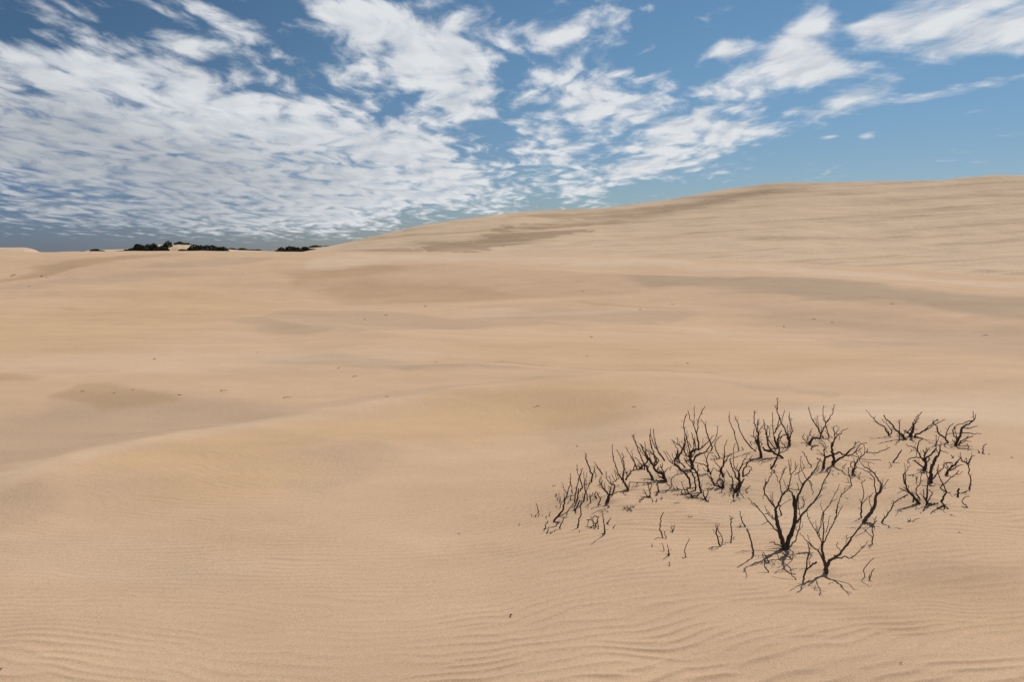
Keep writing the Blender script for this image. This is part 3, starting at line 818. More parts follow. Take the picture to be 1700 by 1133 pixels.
# --- the two big foreground shrubs
p = Plant('B1', (470, 1005), 'largest burnt shrub, twin blackened trunks forking from one charred base in front', mat=M_BARK)
p.b(9.6, 4.4, 455,1010, 430,930, 405,840, 380,735, 368,650, 365,600, lean=-.1)
p.t(3.6, 1.8, 365,600, 395,540, 430,470, 470,425, 490,395, 490,350, lean=.25)
p.t(1.8, 1.0, 430,450, 415,370, 405,310, 420,270, 440,230, 452,190, 465,150)
p.t(1.4, .9, 440,450, 470,400, 455,330, 448,300)
p.t(3.0, 1.8, 365,600, 330,550, 285,490, 245,425, 255,360, 270,320, lean=-.35)
p.t(1.6, .9, 262,345, 300,280, 320,225, 330,190)
p.t(1.5, .8, 245,425, 238,370, 262,285)
p.t(1.4, .9, 245,425, 240,460, 230,500)
p.t(1.5, .9, 350,575, 330,520, 332,470, 328,430)
p.t(1.5, .9, 335,545, 312,500, 312,450)
p.t(1.6, .9, 410,330, 385,310, 370,250, 345,195)
p.t(1.2, .8, 425,270, 440,230, 455,195, 480,160)
p.b(3.0, 1.4, 425,905, 395,850, 350,810, 290,730, 240,670, 185,600, 140,550, lean=.5)
p.t(1.3, .9, 140,550, 105,515, 75,480)
p.t(1.4, .9, 200,610, 160,580, 125,560, 105,545)
p.t(1.4, .9, 290,730, 260,745, 218,770)
p.t(1.1, .8, 190,600, 165,565, 130,545)
p.b(2.4, 1.2, 385,745, 355,715, 310,680, 275,640, 250,568, lean=.45)
p.t(1.2, .8, 355,715, 320,665, 270,610)
p.t(1.2, .8, 285,655, 245,655)
p.b(9.0, 4.8, 480,1005, 505,900, 545,810, 567,720, 570,620, 558,540, 548,460, lean=.1)
p.t(2.6, 1.6, 548,460, 520,420, 500,395, 512,330, 522,260, 510,200, lean=.4)
p.t(1.5, .9, 510,200, 500,140, 495,80)
p.t(1.4, .9, 515,200, 524,130, 528,80)
p.t(1.5, .8, 520,240, 560,200, 590,155, 600,125)
p.t(1.3, .8, 570,190, 572,130, 570,100)
p.t(1.3, .8, 560,248, 600,220, 640,195, 665,172)
p.b(5.0, 2.6, 568,620, 585,530, 602,460, 640,370, 690,300, 740,240, lean=-.35)
p.t(3.0, 1.2, 740,240, 780,190, 800,140, 835,75)
p.t(1.2, .8, 805,130, 812,90, 795,65)
p.t(1.3, .8, 755,235, 800,200, 820,150)
p.t(1.8, 1.0, 610,400, 560,400, 500,395)
p.t(1.7, .9, 640,345, 620,300, 605,240, 612,180)
p.t(1.6, .9, 690,290, 660,250, 635,190, 625,110, 628,50)
p.t(1.2, .8, 650,180, 660,170, 640,100)
p.t(1.7, 1.0, 700,300, 740,330, 742,400, 752,455, lean=-.2)
p.t(1.3, .8, 715,315, 725,350, 745,355)
p.t(1.4, .9, 600,410, 598,350, 580,330)
p.b(4.2, 2.0, 578,748, 640,665, 700,590, 770,520, 830,420, 860,330, lean=.45)
p.t(1.8, 1.0, 860,330, 900,260, 930,210, 942,180)
p.t(1.2, .8, 850,345, 910,330)
p.t(1.2, .8, 838,400, 870,390, 900,378)
p.t(1.3, .8, 770,520, 810,490, 845,455)
p.t(1.2, .8, 870,330, 895,285, 935,195)
p.b(2.4, 1.3, 505,1008, 560,940, 590,870, 620,760, 622,680, 602,590, 605,475, lean=-.3)
p.t(1.2, .8, 600,825, 625,800, 648,765)
p.t(1.2, .8, 590,840, 575,800, 600,780)
p.b(3.2, 1.4, 450,1012, 395,985, 355,960, 300,955, lean=.1)
p.b(3.0, 1.2, 465,1015, 400,1035, 372,1045, lean=-.1)
p.done()

p = Plant('B2', (580, 785), 'nearest burnt shrub, short brown trunk fanning into a left bundle and a long right limb', mat=M_BARK2)
p.b(6.4, 4.2, 582,788, 572,700, 548,610, 532,540, 530,450, lean=.05)
p.t(2.2, 1.5, 530,450, 500,370, 490,300, 512,240, 525,160, 535,80)
p.t(2.0, 1.1, 505,390, 470,330, 430,260, 380,170, 355,120)
p.t(1.2, .8, 360,130, 352,70)
p.t(1.2, .8, 478,330, 474,240)
p.t(1.1, .7, 470,300, 455,175)
p.t(1.3, .8, 362,130, 395,145)
p.b(2.6, 1.9, 538,470, 550,350, 545,250, 545,150, 545,78, lean=.1)
p.t(1.7, 1.1, 545,78, 575,45, 612,0)
p.t(1.6, .9, 865,630, 925,570, 945,515, 985,440, 1030,345, sheet='B1')
p.t(1.2, .8, 865,635, 845,600, 830,545, sheet='B1')
p.t(1.2, .8, 930,545, 965,515, 1010,495, sheet='B1')
p.b(2.4, 1.4, 548,440, 610,310, 650,230, 672,180, 700,80, 718,0, lean=-.35)
p.t(1.4, .9, 990,650, 1015,550, 1040,470, 1066,450, sheet='B1')
p.t(1.4, .9, 672,180, 720,110, 750,40, 775,0)
p.t(1.5, .9, 570,320, 598,245, 605,170, 632,118)
p.b(3.0, 1.8, 560,690, 500,560, 450,510, 400,470, 350,415, lean=-.4)
p.t(1.6, .9, 350,415, 300,360, 272,320)
p.t(1.4, .8, 405,470, 372,420, 355,345)
p.t(1.3, .8, 495,560, 488,520, 500,480)
p.b(6.0, 3.0, 588,700, 640,640, 700,600, 760,540, 830,460, 870,380, lean=-.15)
p.t(3.0, 1.3, 870,380, 930,310, 985,240, 1015,180)
p.t(1.4, .9, 925,320, 960,280, 1015,255)
p.t(1.2, .8, 975,265, 1000,220, 1035,225)
p.t(1.4, 1.0, 740,525, 700,470, 710,430)
p.t(1.3, .9, 805,480, 815,420, 820,345)
p.t(2.6, 1.2, 690,622, 790,605, 860,620, 900,600, 960,545, 1020,480, lean=-.4)
p.t(1.2, .8, 1000,510, 1040,460, 1072,412)
p.t(2.2, 1.2, 672,600, 675,582)
p.done()

p = Plant('B2', (315, 868), 'slim burnt stem with a thick broken stub, just left of the nearest shrub')
p.b(3.4, 1.6, 312,868, 340,760, 355,650, 378,530, 375,490, 358,450)
p.t(2.0, 3.4, 345,755, 400,712, 465,662)
p.t(1.5, .9, 388,712, 380,640, 408,575)
p.t(1.2, .8, 330,745, 300,740, 265,750)
p.done(True)

p = Plant('B1', (425, 668), 'short thin stump stem behind the left trunk of the largest shrub', name='dead_stick', cat='dead stick', group='single burnt sticks')
p.b(2.6, 1.9, 425,668, 412,620, 402,560)
p.t(1.3, .8, 415,575, 450,545, 530,505); p.done()
p = Plant('B1', (655, 580), 'little branching sprig in the gap right of the twin trunks', name='dead_stick', cat='dead stick', group='single burnt sticks')
p.b(1.8, 1.1, 655,580, 660,530, 650,495, 628,470).t(1.1, .7, 660,530, 685,492).t(1.1, .7, 655,520, 640,500, 612,480).t(1.0, .7, 652,578, 620,572).done()

p = Plant('B3', (345, 735), 'thick leaning burnt trunk, bare and curving right, right of the largest shrub', mat=M_BARK2)
p.b(6.8, 4.0, 345,735, 385,675, 425,615, 458,550, 475,465, 515,400, 525,352, lean=.15)
p.t(3.0, 2.0, 525,352, 490,300, 450,235, 400,185, 345,168)
p.t(1.6, 1.0, 345,168, 315,130, 290,82)
p.t(1.3, .8, 405,185, 388,140, 385,105)
p.t(2.6, 1.7, 472,460, 460,380, 450,280)
p.t(2.0, 1.0, 452,285, 400,228, 330,190, 260,157)
p.t(1.8, 1.0, 520,395, 560,350, 602,290)
p.t(1.3, .8, 530,350, 540,320, 535,285)
p.t(1.2, .8, 530,400, 572,380)
p.t(1.6, .9, 425,605, 402,545, 395,490, 420,460, 438,430)
p.done()
p = Plant('B3', (318, 688), 'Y-shaped thin stick with a bent left arm beside the thick leaning trunk', name='dead_stick', cat='dead stick', group='single burnt sticks')
p.b(3.0, 2.4, 318,688, 315,620, 318,545).t(1.7, 1.0, 318,545, 340,440, 325,360, 318,340, 355,295).t(1.5, .9, 322,545, 375,490, 410,455).t(1.2, .8, 316,545, 295,500).done()
p = Plant('B3', (433, 975), 'small forked shoot at the foot of the thick leaning trunk', name='dead_stick', cat='dead stick', group='single burnt sticks')
p.b(2.2, 1.5, 433,975, 435,900, 428,820, 430,770).t(1.8, 1.0, 430,770, 455,730, 470,678).t(1.5, .9, 434,905, 390,862, 345,822).t(1.4, .9, 432,772, 480,720).t(1.4, .9, 440,760, 455,810).t(1.0, .7, 435,975, 470,965).done()
p = Plant('B3', (528, 742), 'long bent stick reaching up right towards the shrub with the basal fan', name='dead_stick', cat='dead stick', group='single burnt sticks')
p.b(2.8, 1.2, 528,742, 560,690, 610,635, 640,570, 665,530, 720,490, 770,470, 805,445).t(1.3, .8, 555,690, 552,660).t(1.2, .8, 655,545, 648,510).t(1.1, .8, 700,498, 735,500).t(1.1, .8, 775,465, 768,495).done()
p = Plant('B3', (215, 355), 'thin leaning stick left of the Y-shaped stick', name='dead_stick', cat='dead stick', group='single burnt sticks')
p.b(1.8, 1.6, 215,355, 195,280, 185,225, 178,172).t(1.2, .8, 205,338, 175,330, 148,325).t(1.1, .7, 185,320, 172,285).done()
p = Plant('B3', (98, 468), 'long low twig slanting right between the two big front shrubs', name='dead_stick', cat='dead stick', group='single burnt sticks')
p.b(1.5, 1.1, 98,468, 150,415, 218,352).done()
p = Plant('B3', (632, 158), 'small straight stick left of the sharp slanting stick', name='dead_stick', cat='dead stick', group='single burnt sticks')
p.b(1.4, 1.0, 632,158, 600,110).done()
p = Plant('R7', (415, 765), 'straight stick slanting right, alone on pale sand mid-thicket', name='dead_stick', cat='dead stick', group='single burnt sticks', nubs=0)
p.b(2.4, 2.0, 415,765, 465,680, 515,600).t(1.3, .9, 415,765, 390,760).done()

# --- foreground sticks
def stick(sheet, label, lines, name='dead_stick', cat='dead stick', group='single burnt sticks', nubs=.7, mat=None):
    p = Plant(sheet, lines[0][2:4], label, name=name, cat=cat, group=group, nubs=nubs, mat=mat)
    for i, l in enumerate(lines):
        if i == 0: p.b(l[0], l[1], *l[2:])
        else: p.t(l[0], l[1], *l[2:])
    return p.done(len(lines) < 3)
stick('B5', 'tall slightly curved stick with a forked tip left of the largest shrub', [(3.2,2.2, 365,595, 350,500, 325,390, 300,320, 290,290), (1.5,1.0, 290,292, 290,262), (1.4,.9, 288,295, 272,272), (1.8,1.0, 358,590, 340,545)])
stick('B5', 'pointed leaning stick up-slope of the fork-tipped stick', [(2.8,1.0, 262,248, 235,200, 218,145, 198,62), (1.2,.8, 222,155, 224,130)])
stick('B5', 'upright stick with a knotted twiggy head left of the largest shrub', [(2.4,1.6, 98,440, 104,330, 95,250, 92,170), (1.6,.9, 92,170, 105,160, 72,118), (1.5,.9, 92,168, 115,158, 140,150), (1.3,.8, 95,165, 85,150)])
stick('B5', 'knobbly pointed stick in front of the forked-tip stick', [(2.2,1.2, 540,785, 500,730, 492,650, 462,565)])
stick('B5', 'short leaning stick beside the knobbly one', [(2.0,1.3, 540,678, 510,600, 470,545)])
stick('B5', 'low stick curving out from the base of the largest shrub', [(2.8,1.8, 805,625, 750,595, 695,548), (1.4,.9, 740,590, 690,560)])
stick('B5', 'zigzag thin stick between the two big front shrubs', [(2.0,1.2, 860,872, 808,820, 792,740, 720,680, 655,620, 642,570)])
stick('B5', 'tiny sprig beside the knotted stick', [(1.4,.9, 125,395, 140,362)])
stick('B5', 'tiny three-pronged sprig near the pointed stick', [(1.2,.8, 212,248, 195,215), (1.0,.7, 208,244, 190,236)])
stick('B4', 'three-pronged stick, leftmost of the taller sticks before the largest shrub', [(2.9,1.9, 1065,665, 1040,580, 1015,500, 1012,450), (1.5,.9, 1012,450, 1008,340), (1.6,.9, 1018,455, 1032,390, 1048,335), (1.4,.8, 1010,492, 990,465, 965,428)])
stick('B4', 'crooked thin stick touching the three-pronged stick on its right', [(2.0,1.2, 1095,630, 1102,570, 1080,495, 1048,450, 1035,400), (1.1,.8, 1095,605, 1070,598)])
stick('B4', 'tall bent stick on open sand left of the front shrubs', [(2.7,1.3, 255,540, 232,470, 212,405, 228,300, 235,240, 268,180)])
stick('B4', 'short stick right beside the foot of the tall bent one', [(1.9,1.3, 300,560, 290,500, 284,450)])
stick('B4', 'little V-shaped pair of shoots on open sand', [(1.8,1.2, 400,450, 385,415, 385,362), (1.6,1.0, 402,448, 415,410, 422,368), (1.4,.9, 398,450, 370,440)])
stick('B4', 'slightly hooked stick, rightmost on the lower open sand', [(2.0,1.1, 580,815, 568,740, 578,665, 610,610, 635,555)])
stick('B4', 'thin slanting twig left of the thick-footed stick', [(1.4,1.1, 280,725, 245,620)])
stick('B4', 'tapering stick with a thick knotted foot', [(3.0,1.0, 345,792, 342,740, 322,635), (1.6,1.2, 345,790, 325,768), (1.6,1.0, 345,785, 362,770)])
stick('B4', 'short twig lowest on the open sand at the left of the front shrubs', [(1.6,1.3, 360,935, 350,905, 352,878)])
stick('B4', 'stub of twig leftmost below the tall bent stick', [(1.5,1.0, 108,665, 104,628)])
stick('P', 'small curved stick alone on the sand right of the nearest shrub', [(1.9,1.2, 1436.5,958.5, 1433.5,949, 1440,938, 1451,927)], nubs=.3)
stick('P', 'short forked stub right of and below the curved stick', [(1.9,1.2, 1443.5,963, 1446,955, 1452,945), (1.3,.9, 1443,962, 1443.5,953)], nubs=.3)
stick('P', 'rounded dark pebble-like stub alone in the lower middle sand', [(2.2,1.6, 846,1023.5, 850,1021.5)], nubs=0)
stick('P', 'short dark twig at the bottom left edge of the sand', [(1.6,1.0, -1,1112, 5,1110)], nubs=0)

# --- middle group right of centre
p = Plant('R6', (700, 790), 'burnt shrub with upright curved trunk and low arching limbs behind the largest')
p.b(5.6, 3.4, 700,790, 715,720, 705,650, 690,600, 692,530, 715,460, lean=.1)
p.t(2.4, 1.5, 715,460, 730,400, 728,350, 715,300, 708,255)
p.t(1.4, .8, 708,255, 740,238, 782,246)
p.t(2.0, 1.0, 722,440, 770,380, 820,340, 845,295)
p.t(1.2, .8, 845,295, 880,290, 915,262)
p.t(1.3, .8, 735,352, 780,350, 832,338)
p.t(1.3, .8, 738,350, 765,300, 800,260)
p.t(1.2, .8, 690,540, 670,470, 640,420)
p.t(1.2, .8, 790,375, 800,430, 780,435)
p.t(1.2, .8, 700,400, 660,380, 640,350)
p.b(4.0, 2.2, 712,760, 780,710, 860,660, 900,620, 960,560, lean=-.4)
p.t(1.8, .9, 960,560, 1020,500, 1080,468)
p.t(1.3, .8, 1020,505, 1025,470, 1022,455)
p.b(4.2, 2.4, 592,690, 640,665, 710,640, 760,620, 805,608, 850,635, 900,657, 960,647, lean=-.15)
p.t(2.2, 1.1, 960,647, 1020,600, 1070,520, 1110,490, 1182,468)
p.t(1.5, .9, 900,645, 950,585, 1010,530, 1060,500)
p.t(1.4, .9, 1000,610, 1060,580, 1120,545)
p.t(1.5, 1.0, 970,640, 1030,672, 1080,692)
p.b(5.0, 3.6, 575,830, 582,760, 590,690, lean=.0)
p.t(2.2, 1.0, 588,690, 578,620, 580,560, 572,505, 545,482, 500,480)
p.t(1.5, .8, 582,668, 530,640, 468,630)
p.t(1.4, .8, 580,655, 530,610, 478,568)
p.t(1.4, .8, 582,585, 605,545, 635,520)
p.t(1.2, .8, 580,570, 610,590, 625,622)
p.t(1.3, .8, 575,800, 530,720, 480,690, 485,720)
p.done()

p = Plant('R6', (975, 905), 'curly tangled shrub with one long arm stretching right, below the arching limbs')
p.b(3.4, 2.2, 975,905, 1000,840, 1022,780, 1055,710, lean=.1)
p.t(2.4, 1.3, 1055,710, 1090,690, 1150,620, 1185,612, 1310,620, 1350,600, lean=-.2)
p.t(1.6, 1.3, 1350,600, 1420,580, 1512,540)
p.t(1.4, .8, 1150,618, 1160,560, 1130,500)
p.t(1.3, .8, 1180,608, 1185,570, 1205,548)
p.t(1.4, .8, 1075,690, 1050,645, 1030,600)
p.t(1.5, .8, 1095,700, 1180,712, 1320,710, 1390,728)
p.t(1.2, .8, 1110,735, 1180,735, 1290,770)
p.t(1.2, .8, 1085,690, 1105,630, 1070,560)
p.b(2.0, 1.0, 995,850, 955,800, 950,760, 975,750)
p.t(1.6, .9, 1010,800, 1005,730, 1000,690)
p.t(1.4, .9, 985,880, 1040,882)
p.t(1.6, .9, 978,900, 1030,945, 1070,930, 1095,880)
p.t(1.3, .8, 1060,955, 1090,990)
p.t(1.5, .9, 985,870, 1030,830, 1032,770)
p.done()
stick('R6', 'tiny stick leaning right near the foot of the arching shrub', [(1.5,1.1, 848,825, 895,760)])
stick('R5', 'slanting stick left of the arching shrub, bare and slightly curved', [(2.2,1.1, 1250,1070, 1200,985, 1160,900, 1118,848)])
stick('R5', 'short dark lump of wood on the sand below the curled stump', [(2.4,1.6, 1250,818, 1262,790, 1300,782), (1.2,.8, 1262,790, 1250,760)])
stick('R6', 'small round bit of charcoal lying below the arching shrub', [(1.7,1.3, 780,918, 784,903)], nubs=0)

p = Plant('R5', (1410, 660), 'open V-shaped shrub of long bare wands at the back of the thicket')
p.b(2.6, 1.7, 1415,660, 1380,600, 1330,500, 1260,395, lean=.1).t(1.6, 1.0, 1260,395, 1222,290, 1210,220)
p.t(1.3, .8, 1365,560, 1335,480, 1315,400, 1320,385).t(1.3, .8, 1360,550, 1350,440, 1330,345)
p.b(2.6, 1.8, 1385,600, 1420,520, 1462,440, lean=-.2).t(1.7, 1.1, 1462,440, 1525,345, 1560,260, 1586,190)
p.t(1.5, .9, 1450,455, 1425,400, 1415,290, 1422,205).t(1.2, .8, 1452,450, 1442,390, 1445,350).t(1.2, .8, 1460,445, 1500,410, 1530,388).t(1.3, .8, 1390,570, 1392,520, 1382,488)
p.b(2.0, 1.4, 1495,655, 1485,590, 1450,480, lean=.2).t(1.2, .8, 1488,640, 1470,590, 1442,550)
p.done()
p = Plant('R5', (1228, 748), 'low curled stump with a thick hooked arm, left of the V-shaped shrub')
p.b(4.4, 3.4, 1228,748, 1250,690, 1300,655, 1340,665, 1372,662, lean=.1).t(1.4, .9, 1260,670, 1235,610, 1220,590, 1258,572).t(1.2, .8, 1222,595, 1240,560, 1262,528).t(1.2, .8, 1265,650, 1300,608).t(1.2,.8, 1310,665, 1312,700)
p.b(2.4, 1.3, 1220,748, 1170,700, 1118,642, lean=.3).t(1.3, .8, 1118,642, 1145,620, 1148,590)
p.b(1.8, 1.0, 1225,742, 1198,670, 1225,610, lean=-.3).t(1.2, .8, 1205,690, 1190,650, 1200,622)
p.done()

# --- back row, centre
stick('R5', 'leftmost tall wand of the back row, leaning left', [(2.0,1.3, 225,842, 195,720, 150,560, 92,415, 85,345), (1.1,.7, 88,350, 95,290)])
stick('R5', 'long bowed wand sweeping up left, second in the back row', [(2.5,1.2, 470,848, 360,760, 265,605, 215,460, 180,380), (1.1,.7, 180,380, 168,350), (1.4,.9, 405,765, 388,710), (1.4,.9, 468,830, 480,780)])
stick('R5', 'tiny slanting twig between the two leftmost back wands', [(1.4,.9, 288,832, 260,785)])
p = Plant('R5', (545, 930), 'dense upright shrub with a thick dark trunk, left in the back row')
p.b(5.4, 3.6, 545,930, 525,850, 512,770, 500,680, 505,620, lean=.1)
p.t(2.4, 1.4, 505,620, 470,520, 442,400, 440,290).t(1.8, 1.1, 500,600, 490,500, 492,400).t(1.5, .8, 505,610, 545,520, 585,460)
p.t(1.4, .8, 512,620, 528,590, 548,560).t(1.4, .8, 494,560, 500,470, 515,385).t(1.1, .7, 442,300, 440,272)
p.b(2.4, 1.2, 500,760, 455,665, 388,630, lean=.3)
p.b(2.2, 1.1, 492,720, 445,640, 435,560, lean=-.4).t(1.2, .8, 435,560, 450,535)
p.b(2.2, 1.2, 515,730, 545,720, 555,745, 530,775, lean=-.2)
p.b(2.2, 1.1, 505,790, 470,740, 450,700, lean=.4).t(1.3,.8, 470,745, 440,740, 380,705)
p.b(2.0, 1.1, 510,700, 530,690, 560,690, lean=.4)
p.done()
p = Plant('R5', (850, 950), 'shrub on a long trunk lying left along the sand with upright shoots, back row')
p.b(4.6, 3.2, 850,950, 760,892, 690,848, 610,835, 560,790, lean=.0)
p.b(4.0, 2.6, 690,845, 645,750, 620,660, lean=.2).t(2.0, 1.2, 620,660, 602,580, 592,470, 575,400).t(2.0, 1.0, 622,650, 624,560, 626,475).t(1.5, .9, 632,660, 662,600, 652,530, 632,490).t(1.3, .8, 605,600, 590,595).t(1.3,.8, 640,660, 680,630)
p.b(2.6, 1.8, 735,805, 680,740, 632,675, lean=-.3)
p.done()
p = Plant('R5', (775, 800), 'slender shrub of curving wands between the lying trunk and the tallest shrub')
p.b(4.0, 2.8, 775,800, 745,710, 722,640, lean=.1).t(1.8, 1.0, 718,630, 708,540, 706,420, 702,300).t(2.0, 1.1, 722,600, 765,500, 788,400, 790,330).t(1.6, .9, 730,580, 790,505, 840,405, 870,265)
p.b(3.0, 1.4, 778,790, 770,670, 808,600, 832,555, lean=-.2).t(1.3, .8, 775,700, 735,760, 690,690)
p.b(1.8, 1.2, 890,796, 850,745, 800,690, lean=.3).t(1.2, .8, 910,755, 885,718)
p.b(1.8, 1.1, 790,700, 800,660, 840,625, 890,618, lean=.3)
p.done()
p = Plant('R5', (680, 1095), 'dark wavy stem rising right behind the top of the largest shrub')
p.b(3.8, 2.6, 680,1095, 730,1012, 770,935, 795,860, 795,795, lean=.0).t(2.2, 1.2, 795,795, 780,725, 780,670).t(1.5, .9, 788,900, 830,850, 880,795).t(1.5, 1.0, 735,1080, 755,1035)
p.b(1.8, 1.0, 690,1085, 670,1050, 690,1030, lean=.2)
p.done()
p = Plant('R5', (942, 768), 'tallest shrub of the back row, knotted trunk with a long leaning crown wand')
p.b(4.8, 5.6, 942,768, 942,700, 915,640, lean=.0).t(3.0, 1.9, 912,630, 900,600, 850,490, 795,360, lean=.1).t(1.9, 1.2, 795,360, 768,280, 770,190, 766,110).t(1.1, .7, 766,112, 754,95).t(1.1, .7, 766,112, 782,95).t(1.3, .8, 765,265, 750,190)
p.b(2.4, 1.5, 940,670, 962,600, 975,540, 960,460, lean=-.3).t(1.4, .9, 960,460, 968,385).t(1.3, .8, 955,590, 945,470, 930,345).t(1.1,.7, 945,440, 937,290)
p.b(2.4, 1.3, 910,625, 860,620, 830,650, 800,695, lean=.2)
p.b(1.6, .9, 930,640, 915,560, 908,470, lean=.4).t(1.1, .7, 930,600, 950,600)
p.done()

# --- the crowded centre
stick('R3', 'pair of long parallel wands leaning left at the top of the left cluster', [(3.0,1.2, 225,1000, 130,862, 72,720, 50,640, 46,500), (2.2,1.0, 200,965, 100,832, 50,742, 20,640, 0,560)])
stick('R3', 'fork-tipped straight wand leaning left, behind the central shrub', [(2.8,1.6, 970,822, 930,700, 885,550, 862,460), (1.3,.8, 862,460, 875,372), (1.4,.8, 860,455, 825,400, 788,338)])
p = Plant('R3', (435, 972), 'curved shrub with one tall bowed wand, left of the central shrub')
p.b(4.6, 2.8, 435,972, 460,892, 515,810, 542,710, lean=.1).t(2.4, 1.3, 542,710, 543,600, 525,500, 535,360, 562,262).t(1.8, .9, 535,740, 570,640, 572,520).t(1.8, 1.3, 560,630, 600,715, 632,800)
p.b(2.2, 1.1, 510,815, 445,755, 380,715, 333,668, lean=.2).t(1.4, .8, 430,745, 425,630).t(1.3, .8, 480,790, 450,740, 455,700).t(1.3,.8, 500,800, 520,740, 480,690)
p.done()
p = Plant('R4', (620, 575), 'spreading shrub whose trunk leans left from the tangled ground twigs')
p.b(3.2, 4.2, 620,575, 610,455, 565,375, 505,305, 440,255, 385,210, lean=.05)
p.t(2.8, 1.8, 385,210, 380,150, 400,90, 425,-20).t(1.6, 1.0, 405,60, 425,-20)
p.b(1.9, 1.0, 380,1040, 320,1020, 270,965, 205,845, lean=.3, sheet='R3').t(1.5, .8, 345,1030, 295,930, 235,838, sheet='R3').t(1.4, .8, 375,985, 350,930, 330,870, sheet='R3')
p.b(2.0, 1.1, 400,1000, 425,900, 430,830, lean=-.1, sheet='R3').t(1.5, .8, 428,835, 385,760, 332,672, sheet='R3').t(1.3,.8, 390,960, 395,900, 380,850, sheet='R3')
p.b(2.4, 1.5, 400,150, 470,180, 520,225, 560,270, lean=-.3).t(1.5, .9, 480,190, 530,270, 475,265, 420,225)
p.b(1.6, 1.0, 510,345, 430,370, 340,395, lean=.1)
p.t(1.2,.8, 380,205, 330,195)
p.done()
p = Plant('R3', (655, 1125), 'central shrub with most wands, tall three-way fork above a dense dark knot')
p.b(5.4, 4.2, 655,1130, 642,1030, 620,945, 640,860, 690,825, lean=.0)
p.t(3.4, 2.4, 690,825, 745,820, 748,720, 725,580).t(2.2, 1.2, 725,580, 742,470, 755,360, 800,250, 852,145)
p.t(2.0, 1.1, 725,580, 680,445, 622,345, 585,212).t(1.3, .8, 682,430, 688,300, 694,138)
p.b(3.0, 1.5, 740,828, 830,772, 912,690, lean=-.2).t(1.4, .9, 912,690, 955,645, 998,598).t(1.1, .7, 795,795, 815,720, 820,640)
p.b(3.4, 1.8, 665,1015, 720,920, 760,888, 840,872, 920,782, lean=-.4).t(1.8, .9, 920,782, 1005,680, 1040,560, 1056,440)
p.b(2.6, 1.4, 625,945, 560,892, 522,840, 500,790, lean=.4).t(1.3, .8, 560,890, 530,920, 470,860).t(1.3,.8, 530,860, 545,790, 530,760)
p.b(2.4, 1.2, 640,940, 612,840, 575,700, 560,620, lean=.2).t(1.3, .8, 600,800, 590,730).t(1.2,.8, 590,760, 560,740)
p.b(2.2, 1.1, 655,860, 682,780, 662,630, 636,558, lean=.5).t(1.3, .8, 680,770, 700,630)
p.b(2.4, 1.2, 685,860, 712,765, 690,655, lean=-.3)
p.b(2.0, 1.1, 645,1035, 570,965, 540,920, lean=.3).t(1.2, .8, 610,1000, 560,1000, 520,960)
p.b(1.9, 1.1, 640,1060, 600,1020, 530,980, lean=-.3)
p.b(2.0, 1.1, 640,900, 600,870, 570,800, lean=-.4)
p.b(2.4, 1.4, 650,930, 690,880, 700,820, lean=.5)
p.b(2.0, 1.1, 635,980, 600,930, 585,880, lean=-.5)
p.done()
p = Plant('R4', (790, 645), 'crooked shrub on long thin legs in front of the central knot')
p.b(3.8, 3.6, 790,645, 772,550, 757,445, 732,355, 690,292, 655,250, lean=.15).t(1.8, 1.1, 738,345, 745,270, 742,205).t(1.4,.9, 765,520, 800,560, 810,500).t(1.3,.8, 760,450, 700,470, 640,510)
p.b(2.8, 2.4, 705,530, 690,420, 655,360, 632,285, lean=.1).t(1.5, .9, 690,430, 720,400).t(1.4,.9, 640,300, 600,310, 570,360)
p.b(2.2, 1.2, 640,250, 600,225, 545,150, 530,100, lean=.3).t(1.2,.8, 570,180, 590,120)
p.b(3.4, 2.4, 660,706, 605,665, 570,600, lean=.0).t(1.5,.9, 575,620, 540,600).t(1.5,.9, 600,660, 560,670, 545,640)
p.b(3.0, 2.2, 660,706, 740,692, 788,650, lean=.0).t(1.4, .9, 700,640, 650,580, 560,575)
p.b(1.6, .9, 700,570, 640,580, 540,560, lean=.2)
p.done()
p = Plant('R4', (950, 362), 'arched shrub with a hooked top, between the central and right-hand clusters')
p.b(3.4, 2.2, 950,362, 925,310, 900,255, 878,145, lean=.1).t(1.8, 1.1, 878,145, 902,60, 918,22, 992,26).t(1.5, .9, 872,120, 858,60, 842,35)
p.b(2.3, 1.5, 898,250, 845,208, 765,186, 690,182, lean=.25).t(1.2, .8, 920,310, 850,300, 830,250)
p.b(1.8, 1.0, 945,350, 975,290, 960,280, lean=-.2)
p.done()
p = Plant('R4', (1140, 412), 'upright forked shrub with split right side, top right of crowded centre')
p.b(4.2, 4.6, 1140,412, 1122,335, 1102,292, lean=.0).t(3.4, 2.0, 1102,290, 1132,230, 1150,130, 1162,20).t(1.6, .9, 1162,20, 1158,-60, 1180,-130, 1208,-182).t(1.7, .9, 1115,270, 1165,180, 1205,100, 1255,35).t(1.3,.8, 1150,130, 1100,100).t(1.3,.8, 1180,170, 1220,100, 1280,50)
p.b(2.2, 1.1, 1092,300, 1080,240, 1032,200, 990,110, lean=.3)
p.b(2.0, 1.0, 1088,320, 1042,302, 985,262, lean=-.3)
p.done()
stick('R3', 'crooked thin wand with a bent tip, right of the central shrub', [(2.4,1.5, 1075,965, 1060,892, 1018,830, 1010,720), (1.5,.9, 1010,720, 1045,660, 1080,620), (1.1,.7, 1080,620, 1120,598)])
stick('R3', 'short slanting twig below the crooked thin wand', [(1.8,1.1, 1040,970, 1000,910), (1.2,.8, 1010,945, 950,905)])
p = Plant('R4', (1130, 575), 'low dark-hearted shrub leaning left with a dense shadowed base')
